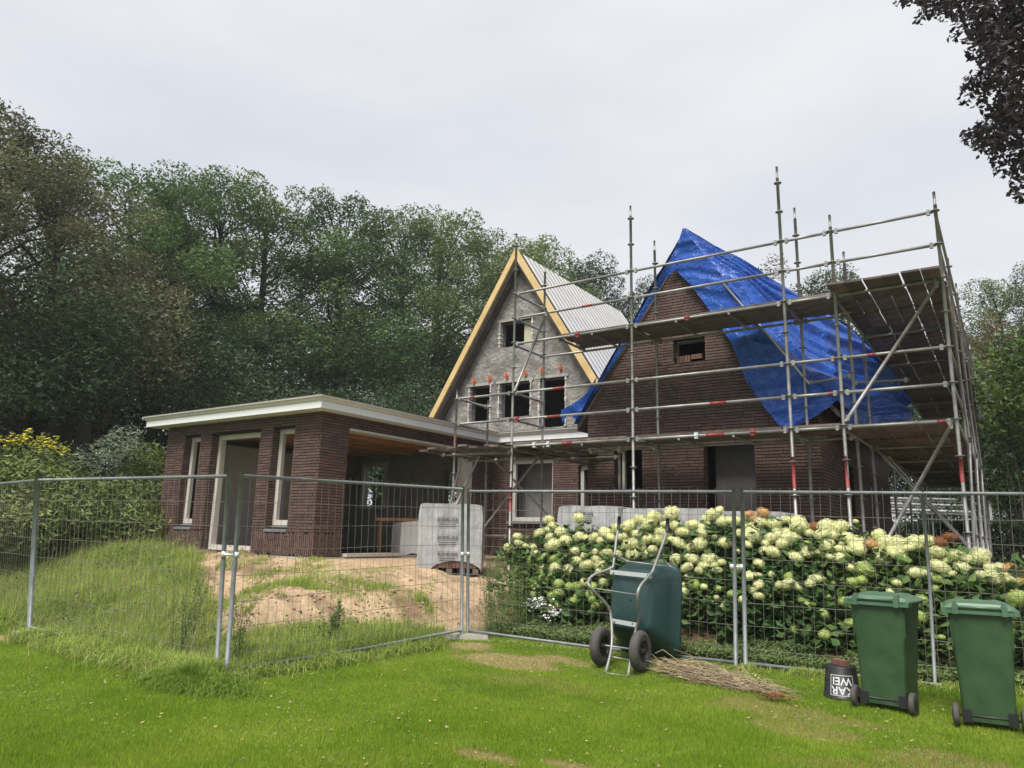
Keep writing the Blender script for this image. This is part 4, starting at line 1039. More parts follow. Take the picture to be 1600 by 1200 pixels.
Mb = Matrix.Translation((bx, by, bz+.135)) @ Matrix.Rotation(va_+math.pi/2, 4, 'Z')
flip = lambda p_: bwrap(Vector((-p_.x, -p_.y, p_.z)))
text_mesh('print', 'KAR\nWEI', .098, 'inkwhite', bk, Mb, wrap=flip)
mb = MB()
for (x0, x1, y0, y1) in ((-.105,.105,.087,.092),(-.105,.105,-.092,-.087),(-.105,-.100,-.09,.09),(.100,.105,-.09,.09)):
    n_ = 12; vs = []
    for i in range(n_+1):
        xx = x0+(x1-x0)*i/n_
        for yy in (y0, y1): q = Mb @ bwrap(Vector((xx, yy, 0))); vs.append(tuple(q))
    mb.add(vs, [(2*i, 2*i+2, 2*i+3, 2*i+1) for i in range(n_)])
mb.build('print_border', M['inkwhite'], bk)
mb = MB(); Mx = Matrix.Translation((bx, by, bz+.303)) @ Matrix.Rotation(-.75, 4, 'Z'); mb.box((-.085,-.04,0), (.085,.04,.048), M=Mx); tag(mb.build('brick', M['redbrick']), 'dark brick lying on the upturned black bucket', 'brick')

# ------------------------------------------------------------------ wrapped brick pallets
def pallet(cx, cy, z0, L_, D_, H, rz, label, arch=False, mat_='film', texts=(), seed=0, slant=0.):
    root = empty('brick_pallet', (cx, cy, z0), label, 'brick pallet', 'wrapped brick pallets' if mat_ == 'film' else None, rz)
    # wooden pallet
    for k in range(3):
        mb = MB(); y = -D_/2+.02+k*(D_-.14)/2; mb.box((-L_/2+.03, y, 0), (L_/2-.03, y+.10, .02)); mb.build('pallet_board', M['oldwood'], root, local=True)
    for i in range(5):
        for k in range(2):
            mb = MB(); x = -L_/2+.05+i*(L_-.2)/4; y = -D_/2+.02+k*(D_-.14); mb.box((x, y, .021), (x+.10, y+.10, .10)); mb.build('pallet_block', M['oldwood'], root, local=True)
    # brick core
    mb = MB(); mb.box((-L_/2+.05, -D_/2+.07, .11), (L_/2-.05, D_/2-.07, H-.05)); mb.build('brick_core', M['mortar'], root, local=True)
    if arch:
        me_ = None
        for r_ in range(6):
            for i in range(int((L_-.16)/.06)):
                x = -L_/2+.08+i*.06
                if me_ is None: q = MB(); q.box((0,0,0), (.054,.05,.10), r=0.0); me_ = q.mesh('brick', M['redbrick'])
                if r_ < 4:
                    o = bpy.data.objects.new('brick', me_); link(o, root, True); o.location = (x, -D_/2+.018+random.uniform(0,.006), .11+r_*.105)
    # film
    nx, nz, nd = 40, 36, 20; n3 = lambda a, s_: np.array(a)
    P = []; Fs = []
    def sheet_(fn, a, b):
        b0 = sum(len(p_) for p_ in P); U_, V_ = np.meshgrid(np.linspace(0,1,a), np.linspace(0,1,b)); q = fn(U_, V_); P.append(q.reshape(-1,3))
        i_ = np.arange(a*b).reshape(b, a)+b0; Fs.append(np.stack([i_[:-1,:-1], i_[:-1,1:], i_[1:,1:], i_[1:,:-1]], -1).reshape(-1,4))
    def lowz(x):
        if not arch: return .04+.02*np.sin(x*17)
        return .03+.20*np.clip(1-((x-.12)/(.40*L_))**2, 0, 1)**.5
    sl_ = lambda x: slant*(x/L_)
    def side(fx):
        def fn(U_, V_):
            x, y = fx(U_); lo_ = lowz(x) if fx is front else .04+0*x
            z = lo_+(H+sl_(x)-lo_)*V_
            q = np.stack([x, y, z], -1); return q
        return fn
    front = lambda u: (-L_/2+u*L_, -D_/2+0*u); back = lambda u: (L_/2-u*L_, D_/2+0*u)
    right = lambda u: (L_/2+0*u, -D_/2+u*D_); left = lambda u: (-L_/2+0*u, D_/2-u*D_)
    for fx in (front, right, back, left): sheet_(side(fx), nx, nz)
    sheet_(lambda U_, V_: np.stack([-L_/2+U_*L_, -D_/2+V_*D_, H+sl_(-L_/2+U_*L_)+.0*U_], -1), nx, nd)
    V_ = np.concatenate(P); nrm_ = V_/np.array([L_/2, D_/2, H/2])-np.array([0,0,1]); nrm_ = nrm_*(np.abs(nrm_) > .97)
    cr_ = np.clip((np.abs(V_[:,2]-H) < .03)*1.0, 0, 1)
    d_ = .012*fbm(V_*4+seed*5+50, 3)+.007*fbm(V_*np.array([3, 3, 12])+seed*9+70, 2)-.02*sst(.82, 1, np.abs(V_[:,0])/(L_/2))*sst(.8, 1, V_[:,2]/H)
    V_ = V_+nrm_*d_[:, None]
    o = bpy.data.objects.new('wrap', mesh_np('wrap', V_, np.concatenate(Fs), M[mat_], smooth=True)); link(o, root, True)
    for (tx, tz, s_) in texts:
        Mx = Matrix.Translation((tx, -D_/2-.0165, tz)) @ Matrix.Rotation(math.pi/2, 4, 'X')
        text_mesh('print', 'RODRUZA', s_, 'ink', root, Mx, local=True)
        mb = MB(); hw, hh, t_ = s_*2.35, s_*.68, s_*.06
        for (a_, b_, c_, e_) in ((-hw, hw, hh-t_, hh), (-hw, hw, -hh, -hh+t_), (-hw, -hw+t_, -hh+t_, hh-t_), (hw-t_, hw, -hh+t_, hh-t_)):
            mb.box((tx+a_, -D_/2-.018, tz+c_), (tx+b_, -D_/2-.0165, tz+e_))
        # rows of small illegible print below
        rs = random.Random(int(tz*100))
        for r_ in range(2):
            x_ = -hw*.85
            while x_ < hw*.85:
                w2 = rs.uniform(.012, .03); mb.box((tx+x_, -D_/2-.0175, tz-hh*(1.55+r_*.75)-.006), (tx+min(x_+w2, hw*.85), -D_/2-.0165, tz-hh*(1.55+r_*.75)+.008)); x_ += w2+.006
        mb.build('print_frame', M['ink'], root, local=True)
    return root
p1a = at_dist(651, 882, 13.05); p1b = at_dist(752, 880, 12.95)
rz = math.atan2(p1b[1]-p1a[1], p1b[0]-p1a[0]); L1 = math.hypot(p1b[0]-p1a[0], p1b[1]-p1a[1]); c1 = (p1a+p1b)/2
z1_ = gz(c1[0], c1[1]); top1 = at_dist(690, 787, 13.0)[2]
nn2 = np.array([-math.sin(rz), math.cos(rz)])
pallet(c1[0]+nn2[0]*.4, c1[1]+nn2[1]*.4, z1_, L1, .8, top1-z1_, rz, 'grey film-wrapped brick pallet with an arched gap at its foot, alone on the sand', arch=True, texts=[(-.05, .93, .075), (-.04, .62, .075), (-.03, .34, .07)], seed=1)
p0 = np.array([-11.25, 12.75]); pallet(-11.15, 12.75, .97, 1.15, .8, .78, 1.0, 'low stack wrapped in white film at the edge of the garden room opening', mat_='whitefilm', seed=2, slant=.12)
for (xa, xb, H_, lab, tx, sd_) in [(-6.36, -5.22, 1.98, 'grey wrapped brick pallet behind the left end of the hydrangeas', [(-.05,.93,.07),(-.05,.62,.07)], 3), (-5.17, -3.70, 1.94, 'wide grey wrapped brick pallet behind the wheelbarrow handles', [(.05,.95,.07)], 4), (-3.60, -2.62, 1.89, 'grey wrapped brick pallet nearest the brick corner, behind the fence joint', [], 5)]:
    z_ = gz((xa+xb)/2, 10.9)-.02
    pallet((xa+xb)/2, 11.12, z_, xb-xa, .8, H_-z_, 0, lab, texts=tx, seed=sd_)

# ------------------------------------------------------------------ foliage helpers
def rand_dirs(n):
    d = rng.normal(size=(n, 3)); return d/np.linalg.norm(d, axis=1, keepdims=True)
def leaf_mesh(name, C_, size, mat_, up=.5, asp=.5, droop=None, rnd=None, jit=.35, base_dir=None):
    n = len(C_); nr = rand_dirs(n); nr[:, 2] = np.abs(nr[:, 2])+up; 
    if base_dir is not None: nr = nr+base_dir
    nr /= np.linalg.norm(nr, axis=1, keepdims=True)
    t_ = np.cross(nr, rand_dirs(n)); t_ /= np.linalg.norm(t_, axis=1, keepdims=True)+1e-9; b = np.cross(nr, t_)
    s_ = size*(1+jit*rng.uniform(-1, 1, n))[:, None]
    fold = nr*s_*.12
    V_ = np.stack([C_-t_*s_*.5, C_+b*s_*asp*.5-fold, C_+t_*s_*.5, C_-b*s_*asp*.5-fold], 1).reshape(-1, 3)
    F_ = np.arange(4*n).reshape(n, 4)
    return mesh_np(name, V_, F_, M[mat_], rnd=rng.random(n) if rnd is None else rnd)
def clump_points(cen, rad, per, shell=.55, flat=.8):
    """points inside flattened ellipsoids, denser toward the outside"""
    out_ = []; tone = []
    for c, r in zip(cen, rad):
        n = max(4, int(per*r*r)); d = rand_dirs(n); q = rng.random(n)**(1/3.)
        q = shell*q+(1-shell)*q**.3
        wob = 1+.55*fbm(d*2.3+c*1.7, 2)
        p_ = c+d*(q*r*wob)[:, None]*np.array([1, 1, flat]); out_.append(p_); tone.append(np.clip(rng.random()*.55+.30*(d[:, 2]*.5+.5)*0+rng.random(n)*.45, 0, 1))
    return np.concatenate(out_), np.concatenate(tone)
def branch(mb, a, b, r0, r1, wob=.12, n=5):
    a = np.array(a, float); b = np.array(b, float); L_ = np.linalg.norm(b-a); P = []
    for i in range(n+1):
        t_ = i/n; P.append(a+(b-a)*t_+rng.normal(size=3)*wob*L_*.12*math.sin(math.pi*t_)+np.array([0,0,.08*L_*math.sin(math.pi*t_)]))
    mb.tube(P, [r0+(r1-r0)*i/n for i in range(n+1)], 6, caps=False)
def tree_variant(seed, H=16., R=4.0, z_lo=.18, n_cl=66, per=820, leaf=.135, mat_='leaf1', spread=1.0, airy=.0):
    """returns crown mesh, trunk mesh; base at origin"""
    global rng
    keep = rng; rng = np.random.default_rng(seed)
    cen = []; rad = []
    while len(cen) < n_cl:
        z = rng.uniform(z_lo, 1.0)
        env = math.sin(math.pi*min(1, (z-z_lo+.12)/(1.12-z_lo)))**.55
        a = rng.uniform(0, 2*math.pi); rr = R*env*math.sqrt(rng.uniform(.12, 1))*(1+.15*rng.normal())*(1+.26*math.sin(a*3+seed)+.15*math.sin(z*9+seed*2))
        c = np.array([math.cos(a)*rr*spread, math.sin(a)*rr*spread, z*H*.93]); r = rng.uniform(.5, 1.5)*(1.1-.35*z)
        if all(np.linalg.norm(c-q) > .62*(r+s_)*.7 for q, s_ in zip(cen, rad)) or rng.random() < .25: cen.append(c); rad.append(r)
    P_, tone = clump_points(cen, rad, per)
    keepm = rng.random(len(P_)) > airy; P_ = P_[keepm]; tone = tone[keepm]
    cm = leaf_mesh('crown', P_, leaf, mat_, rnd=tone)
    mb = MB(); tr_top = np.array([rng.uniform(-.5,.5), rng.uniform(-.5,.5), H*.82])
    tp = [np.array([0,0,-.5]), np.array([.05,.02,H*.2]), tr_top*.5+np.array([.3*rng.normal(),.3*rng.normal(),0]), tr_top]
    mb.tube(smooth_path(tp, 4), [.32*(1-i/13.5)+.03 for i in range(13)], 10, caps=False)
    for c, r in zip(cen, rad):
        t_ = min(.95, max(.15, (c[2]-.28*math.hypot(c[0], c[1])-.8)/(H*.82)))
        s_ = np.array([tr_top[0]*t_, tr_top[1]*t_, t_*H*.82]); branch(mb, s_, c, .09*(1-t_)+.03, .015)
    tm = mb.mesh('trunk', M['bark']); rng = keep
    return cm, tm
print('variants')
TV = {
 'oak_a': tree_variant(1, R=4.2, mat_='leaf1'), 'oak_b': tree_variant(2, R=3.7, mat_='leaf1'), 'oak_c': tree_variant(3, R=4.0, mat_='leaf2', per=780),
 'brown': tree_variant(4, R=4.6, mat_='leaf3', per=800, leaf=.125, z_lo=.10, n_cl=80), 'dark': tree_variant(5, R=3.8, mat_='leaf4'), 'autumn': tree_variant(6, R=3.6, mat_='leaf5', per=480, leaf=.15, n_cl=50, airy=.1),
}
def place_tree(kind, px, topy, D, name, label, sx=1.0, rot=0., group='trees of the wood behind the site', dz=0):
    top = at_dist(px, topy, D); z0 = gz(top[0], top[1]); H = (top[2]-z0)
    H *= 1.03; root = empty(name, (top[0], top[1], z0-.1), label, 'tree', group, rot)
    cm, tm = TV[kind]; s_ = H/16.0
    for me_, nm in ((tm, 'trunk'), (cm, 'crown')):
        o = bpy.data.objects.new(nm, me_); link(o, root, True); o.scale = (s_*sx, s_*sx, s_)
    return root
TREES = [
 ('brown', 15, 168, 25, 'lime_tree', 'tall brownish-green tree at the left picture edge', 1.15, 0),
 ('brown', 118, 262, 27, 'lime_tree', 'brownish-green tree second from the left picture edge', .9, 2.1),
 ('oak_a', 205, 220, 30, 'oak_tree', 'tall dark green tree highest above the left end of the garden room', 1.05, .4),
 ('oak_b', 285, 268, 31, 'oak_tree', 'dark green tree just right of the tallest oak, above the garden room door', .95, 1.2),
 ('oak_b', 355, 258, 33, 'oak_tree', 'dark green tree with a rounded top above the brick corner pier', 1.0, 3.3),
 ('oak_a', 435, 270, 34, 'oak_tree', 'broad green tree above the white roof corner', 1.0, 5.0),
 ('oak_b', 535, 290, 35, 'oak_tree', 'green tree standing over the open side of the garden room', 1.05, 2.6),
 ('oak_c', 620, 315, 36, 'oak_tree', 'lighter green tree left of the yellow barge board', 1.0, .9),
 ('oak_c', 705, 322, 37, 'oak_tree', 'light green tree just left of the grey gable peak', 1.05, 4.2),
 ('oak_c', 782, 345, 38, 'oak_tree', 'light green tree directly behind the grey gable peak', .95, 2.2),
 ('oak_c', 850, 362, 40, 'oak_tree', 'light green tree rising behind the top of the white roof', .95, 3.6),
 ('dark', 935, 396, 42, 'oak_tree', 'dark green tree between the white roof and the blue tarpaulin peak', 1.0, 1.0),
 ('dark', 1015, 425, 43, 'oak_tree', 'low dark green tree just left of the blue tarpaulin peak', .85, 4.0),
 ('autumn', 1195, 396, 38, 'birch_tree', 'thin brownish tree showing right of the blue tarpaulin peak', .9, 0.5),
 ('dark', 1300, 412, 42, 'oak_tree', 'grey-green tree behind the tops of the right scaffold posts', .9, 2.0),
 ('oak_b', 1420, 455, 44, 'oak_tree', 'green tree mostly hidden behind the raised scaffold deck', .9, 2.0),
 ('oak_c', 1540, 425, 40, 'oak_tree', 'grey-green tree just right of the scaffold corner', .85, 5.1),
 ('autumn', 1552, 480, 33, 'birch_tree', 'tree with rusty brown foliage right of the scaffold', .75, 3.0),
 ('dark', 1608, 400, 34, 'oak_tree', 'dark tree at the right picture edge beneath the copper beech', .8, 3.9),
]
for (k_, px, ty, D, nm, lab, sx, rot) in TREES: place_tree(k_, px, ty, D, nm, lab, sx, rot)
# shade trees right
def shrub(name, label, cat, blobs, leaf, mat_, per=900, up=.4, stems=True, group=None, asp=.42, flat=.8, extra=None):
    """blobs: (x, y, z, r) in world"""
    x, y = blobs[0][0], blobs[0][1]; root = empty(name, (x, y, gz(x, y)), label, cat, group)
    P_, tone = clump_points([np.array(b[:3]) for b in blobs], [b[3] for b in blobs], per, shell=.35, flat=flat)
    zz = height(P_[:, 0], P_[:, 1]); P_ = P_[P_[:, 2] > zz+.02]; 
    o = bpy.data.objects.new('foliage', leaf_mesh('foliage', P_, leaf, mat_, up=up, asp=asp)); link(o, root); o['kind'] = 'stuff'
    mb = MB()
    for b in blobs[:14]:
        g0 = (b[0]+rng.normal()*.1, b[1]+rng.normal()*.1, gz(b[0], b[1])-.05); branch(mb, g0, b[:3], .014, .006)
    mb.build('stems', M['bark'], root)
    return root
def blobs_px(lst, sp=.5):
    return [(*at_dist(px, py, D), r) for (px, py, D, r) in lst]
# rhododendron bank left of the garden room
def bank(px0, px1, y_top, y_bot, D0, r, n, seed):
    rs = np.random.default_rng(seed); out_ = []
    for k in range(n):
        px = rs.uniform(px0, px1); q = rs.random(); py = y_top(px)+(y_bot-y_top(px))*q; D = D0+(1-q)*2.2+rs.uniform(-.3, .3)
        out_.append((px, py, D, r*rs.uniform(.7, 1.2)))
    return blobs_px(out_)
tf = lambda px: np.interp(px, [-200, 0, 60, 130, 200, 260], [728, 742, 750, 772, 765, 765])
shrub('rhododendron', 'rhododendron bush with glossy leaves at the left picture edge behind the fence', 'shrub', bank(-160, 90, tf, 832, 16.9, .68, 90, 1), .16, 'rhodo', 620, asp=.3)
shrub('rhododendron', 'broad dark-centred rhododendron bush beside the garden room wall', 'shrub', bank(80, 232, tf, 828, 18.2, .68, 80, 2), .16, 'rhodo', 620, asp=.3)
yb = shrub('yellow_flowering_shrub', 'tall shrub topped with yellow daisy flowers at far left', 'shrub', blobs_px([(x, y, 20.2, .6) for x, y in ((10,712),(45,706),(75,715),(-25,706),(20,730),(70,732),(100,742))]), .10, 'rhodo', 900)
C_ = np.array([at_dist(px+rng.normal()*9, py+rng.normal()*4.5+2, 19.4+rng.normal()*.3) for (px, py) in ((22,680),(5,688),(-15,684),(45,676),(60,690),(70,682),(82,694),(90,700),(98,705),(62,694),(80,688),(30,684)) for _ in range(16)])
o = bpy.data.objects.new('flowers', leaf_mesh('flowers', C_, .085, 'yellowfl', up=2, asp=.8)); link(o, yb); o['kind'] = 'stuff'
shrub('silver_shrub', 'feathery silver-grey shrub behind the rhododendrons', 'shrub', blobs_px([(x, y, 20.0, .42) for x, y in ((146,712),(172,702),(188,692),(196,684),(165,722),(205,700),(140,725),(88,712),(180,712))]), .16, 'silver', 800, asp=.14, up=1.2)
shrub('golden_shrub', 'yellow-green shrub with reddish leaves against the garden room end wall', 'shrub', blobs_px([(x, y, 20.6, .5) for x, y in ((215,715),(238,712),(228,728),(250,722),(242,740),(212,738),(205,750),(225,755))]), .10, 'shrub', 800)
shrub('red_leaved_shrub', 'small shrub with orange-red leaves touching the left brick edge', 'shrub', blobs_px([(x, y, 18.9, .26) for x, y in ((243,712),(250,722),(245,770),(252,735))]), .09, 'redleaf', 1300)
# greenery seen through the garden room's rear window
shrub('garden_shrub', 'bright green shrub seen through the rear window of the garden room', 'shrub', [(-16.2, 18.5, 2.2, .9), (-15.2, 18.3, 1.8, .8), (-17.2, 19, 2.0, .9), (-16.0, 18.6, 3.2, .7), (-14.2, 18.8, 2.6, .8), (-13.0, 18.8, 2.0, .8), (-16.6, 18.4, 1.4, .8)], .12, 'shrub', 600)
# right side
shrub('hazel_shrub', 'light green leafy shrub at the right picture edge beside the scaffold', 'shrub', blobs_px([(x+rng.normal()*8, y+rng.normal()*8, 19+rng.normal()*.4, .62) for x, y in ((1585,560),(1600,600),(1570,600),(1620,560),(1590,640),(1575,570),(1610,640),(1562,640),(1575,670),(1640,620),(1600,540))]), .15, 'shrub', 620)
shrub('yew_shrub', 'dark green shrub below the light hazel at the right picture edge', 'shrub', blobs_px([(x+rng.normal()*8, y+rng.normal()*8, 20+rng.normal()*.4, .75) for x, y in ((1580,690),(1600,720),(1565,720),(1620,680),(1590,750),(1560,760),(1610,770),(1575,740),(1640,740),(1585,650),(1560,700))]), .13, 'leaf1', 620)
# clipped hedge in the distance under the scaffold
mbp = []; hx = np.linspace(0, 1, 26)
P_ = []
hA = at_dist(1385, 835, 27); hB = at_dist(1680, 860, 22)
n = 26000; u = rng.random(n); v = rng.random(n); face = rng.random(n)
base = hA[None]*(1-u[:, None])+hB[None]*u[:, None]; dn = np.array([hB[1]-hA[1], -(hB[0]-hA[0]), 0]); dn /= np.linalg.norm(dn)
zt = 2.05; zz = 1.0+(zt-1.0)*v; off = np.where(face < .6, 0, rng.random(n)*.9); zz = np.where(face < .6, zz, zt)
P_ = base+(-dn)*off[:, None]; P_[:, 2] = zz+.05*rng.normal(size=n); P_[:, :2] += .05*rng.normal(size=(n, 2))
o = bpy.data.objects.new('hedge', leaf_mesh('hedge', P_, .09, 'leaf4', up=.2)); link(o); tag(o, 'clipped dark hedge far behind the right-hand scaffold bay', 'hedge')
# timber stack and slab at the right edge
ts = empty('timber_stack', (.4, 12.4, .9), 'dark stack of boards lying at the right picture edge behind the hydrangeas', 'timber stack')
tc_ = at_y(1570, 880, 11.9)
for k in range(4):
    for j in range(3):
        mb = MB(); x0 = tc_[0]-.35+random.uniform(-.08,.08); mb.box((x0, 11.7+j*.2, tc_[2]-.32+k*.075), (x0+2.2, 11.88+j*.2, tc_[2]-.26+k*.075)); mb.build('board', M['redbrick' if k % 2 else 'oldwood'], ts)
mb = MB(); mb.box((tc_[0]+.2, 11.8, tc_[2]+.06), (tc_[0]+1.6, 12.25, tc_[2]+.11)); tag(mb.build('stone_slab', M['concrete']), 'pale slab lying on the dark timber stack at the right edge', 'slab')
# low greenhouse-like roof far behind (pale horizontal strips)
gh = empty('cold_frame', (-.9, 30, 1.0), 'low pale slatted roof far behind, seen under the scaffold', 'shed roof')
gA = at_dist(1388, 800, 33); gB = at_dist(1525, 806, 31)
for k in range(6):
    mb = MB(); a_ = gA+np.array([-.12*k, .35*k, .13*k]); b_ = gB+np.array([-.12*k, .35*k, .13*k]); mb.tube([a_, b_], .06, 4); mb.build('slat', M['white' if k % 2 else 'steel'], gh)
for q in (0.02, .5, .98):
    c_ = gA*(1-q)+gB*q; mb = MB(); mb.tube([c_-np.array([0,0,1.6]), c_], .05, 6); mb.build('leg', M['bark'], gh)
# copper beech overhanging top right, trunk outside the frame
cb = empty('copper_beech', (4.6, 6.2, 0), 'copper beech with near-black purple leaves overhanging the top right corner', 'tree')
bl_ = [(1440,-12,.13),(1462,0,.14),(1495,-5,.2),(1520,15,.2),(1545,30,.25),(1575,20,.3),(1600,40,.3),(1540,60,.14),(1530,78,.1),(1565,70,.22),(1595,90,.28),(1555,110,.13),(1575,115,.2),(1600,130,.22),(1525,130,.10),(1517,150,.10),(1538,128,.12),(1560,150,.14),(1580,165,.14),(1600,165,.15),(1560,175,.11),(1550,200,.12),(1540,213,.12),(1562,215,.16),(1585,210,.17),(1605,205,.2),(1565,235,.12),(1595,245,.1),(1600,262,.09),(1588,300,.04),(1600,308,.05),(1413,2,.05),(1438,28,.06),(1488,62,.04),(1500,40,.07),(1508,215,.04),(1512,8,.16),(1585,60,.3),(1625,60,.4),(1640,160,.4),(1640,250,.3),(1640,-40,.5),(1560,-40,.4),(1500,-50,.35)]
bl_ = [(a_, b_, r*(1.45 if r < .2 else 1.05)) for a_, b_, r in bl_]+[(1420,-4,.09),(1405,0,.06),(1445,22,.07),(1520,222,.09),(1548,232,.14),(1570,262,.12),(1600,285,.14),(1535,45,.2),(1478,20,.12),(1450,8,.1),(1550,90,.16)]
P_, tone = clump_points([at_dist(px, py, 8.4+rng.normal()*.5) for px, py, r in bl_], [r for _, _, r in bl_], 2600, shell=.7, flat=.9)
cen2 = [np.array([4.0, 6.6, 9.0])+rng.normal(size=3)*np.array([1.5, 1.5, 1.6]) for _ in range(22)]
P2, t2 = clump_points(cen2, [1.2]*22, 180)
o = bpy.data.objects.new('crown', leaf_mesh('crown', np.concatenate([P_, P2]), .072, 'beech', up=.2, asp=.6)); link(o, cb)
mb = MB(); mb.tube([(4.6,6.2,-.3),(4.5,6.3,3),(4.3,6.5,6),(4.0,6.6,9.5)], [.32,.26,.2,.08], 10, caps=False)
for px, py, r in bl_[::2]: branch(mb, (4.3, 6.5, 6.5), at_dist(px, py, 8.4), .03, .004, wob=.3)
mb.build('trunk', M['bark'], cb)
# the wood behind: one mass
print('wood')
cen = []; rad = []
for _ in range(420):
    px = rng.uniform(-260, 1800); D = rng.uniform(44, 52)
    ty = np.interp(px, [-260, 0, 110, 205, 350, 540, 700, 860, 1000, 1150, 1400, 1800], [150, 200, 265, 250, 285, 315, 350, 390, 440, 470, 500, 440])+rng.uniform(8, 30)
    q = rng.random()**.8; py = ty+(800-ty)*q
    cen.append(at_dist(px, py, D)); rad.append(rng.uniform(1.4, 2.4))
P_, tone = clump_points(cen, rad, 100)
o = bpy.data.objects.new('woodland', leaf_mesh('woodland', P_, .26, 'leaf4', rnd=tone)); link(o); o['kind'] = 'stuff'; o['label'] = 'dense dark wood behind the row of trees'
# shaded understorey at the foot of the wood
cen = []; rad = []
for _ in range(260):
    px = rng.uniform(-200, 1010); D = rng.uniform(25, 31); py = rng.uniform(600, 780); cen.append(at_dist(px, py, D)); rad.append(rng.uniform(.6, 1.2))
for _ in range(46):
    px = rng.uniform(20, 200); D = rng.uniform(20.8, 22.4); py = rng.uniform(400, 640); cen.append(at_dist(px, py, D)); rad.append(rng.uniform(.4, .9))
for _ in range(90):
    px = rng.uniform(-200, 420); D = rng.uniform(24, 28); py = rng.uniform(500, 620); cen.append(at_dist(px, py, D)); rad.append(rng.uniform(.5, 1.0))
for _ in range(60):
    px = rng.uniform(1330, 1750); D = rng.uniform(30, 36); py = rng.uniform(640, 820); cen.append(at_dist(px, py, D)); rad.append(rng.uniform(.7, 1.3))
P_, tone = clump_points(cen, rad, 300); P_ = P_[P_[:, 2] > .9]
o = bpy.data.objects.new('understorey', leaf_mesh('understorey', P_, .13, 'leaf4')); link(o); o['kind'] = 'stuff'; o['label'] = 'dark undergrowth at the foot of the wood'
for i, (px, D) in enumerate(((82, 24), (104, 25), (128, 23.5), (135, 26))):
    c = at_dist(px, 700, D); z0 = gz(c[0], c[1]); root = empty('old_tree', (c[0], c[1], z0), ['thick dark trunk left of a group of four behind the rhododendrons', 'second trunk of the four behind the rhododendrons', 'third trunk of the four, leaning slightly right', 'rightmost trunk of the four behind the rhododendrons'][i], 'tree')
    mb = MB(); mb.tube([(c[0], c[1], z0-.2), (c[0]+.1*rng.normal(), c[1], z0+3), (c[0]+.3*rng.normal(), c[1], z0+5.5)], [.22, .17, .12], 10, caps=False); mb.build('trunk', M['bark'], root)
    P_, tone = clump_points([np.array([c[0], c[1], z0+5.8])+rng.normal(size=3) for _ in range(8)], [1.1]*8, 420)
    o = bpy.data.objects.new('crown', leaf_mesh('crown', P_, .13, 'leaf3')); link(o, root)

# ------------------------------------------------------------------ hydrangeas
print('hydrangea')
def head_mesh(name, mat_, seed, nf=230):
    rs = np.random.default_rng(seed); d = rs.normal(size=(nf, 3)); d /= np.linalg.norm(d, axis=1, keepdims=True)
    # even out
    for _ in range(6):
        df = d[:, None]-d[None]; q = (df**2).sum(-1)+np.eye(nf); d = d+.0025*(df/q[..., None]**1.0).sum(1)/1.0; d /= np.linalg.norm(d, axis=1, keepdims=True)
    flat = np.array([1, 1, .86]); lob = 1+.08*np.sin(d[:, 0]*5+seed)*np.cos(d[:, 1]*4+seed)
    Vs = []; Fs = []; rn = []
    up = np.array([.3, .2, 1.]); 
    for i in range(nf):
        n_ = d[i]+rs.normal(size=3)*.22; n_ /= np.linalg.norm(n_); t_ = np.cross(n_, up); t_ /= np.linalg.norm(t_); b = np.cross(n_, t_)
        an = rs.uniform(0, 6.28); t_, b = t_*math.cos(an)+b*math.sin(an), b*math.cos(an)-t_*math.sin(an)
        c = d[i]*lob[i]*(.88+.17*rs.random()); s_ = .15*rs.uniform(.8, 1.2); k = len(Vs); r_ = rs.random()
        Vs.append((c-n_*.045)*flat)
        for q in range(4):
            for (aa, rr) in ((-.38, .85), (0, 1.05), (.38, .85)):
                a2 = q*math.pi/2+aa; Vs.append((c+s_*rr*(t_*math.cos(a2)+b*math.sin(a2)))*flat)
            Fs.append((k, k+1+q*3, k+2+q*3, k+3+q*3)); rn.append(r_)
    Vs = np.array(Vs)
    # inner ball
    mb = MB(); mb.lathe([(math.sin(math.pi*j/8)*.79, -math.cos(math.pi*j/8)*.68) for j in range(9)], 14)
    b0 = len(Vs); V_ = np.concatenate([Vs, np.array(mb.v)]); F_ = np.concatenate([np.array(Fs), np.array([[i+b0 for i in f] for f in mb.f])]); rn += [.2]*len(mb.f)
    return mesh_np(name, V_, F_, M[mat_], rnd=rn)
HM = {'c': [head_mesh('flower_head', 'hcream', s_) for s_ in (1, 2, 3)], 'g': [head_mesh('flower_head', 'hgreen', s_) for s_ in (4, 5)], 'd': [head_mesh('flower_head', 'hdry', 6)], 'b': [head_mesh('flower_head', 'hbrown', 7)]}
H1 = """588,190,48 868,175,50 630,255,52 495,315,50 590,290,42 695,310,54 290,350,46 300,410,40 210,460,45 440,445,32 590,350,34 625,430,72 460,510,46 510,560,44g 865,350,50 925,360,34 1070,385,40 1115,310,56 1010,360,50 830,480,40 830,520,34 915,535,38 845,580,50 1030,490,42 945,620,62 1030,565,44 1135,520,64 1075,620,56 1235,520,40 1070,690,52 650,645,54 780,665,54 640,560,48g 540,640,42g 510,700,42g 440,755,34g 530,750,46g 470,820,46g 680,790,52g 780,820,44g 850,815,42g 930,780,50 1000,820,44g 460,890,46g 610,900,40g 680,880,48g 855,905,40g 820,960,46g 1100,780,42 970,900,44g 1020,1000,38g 990,940,34g 640,1010,60g 760,1060,40g 1170,360,50 1230,270,52 1330,255,70 1275,350,50 1400,330,42 1340,430,70 1370,530,70 1160,650,36 430,560,40g 370,440,30 560,770,40g""".split()
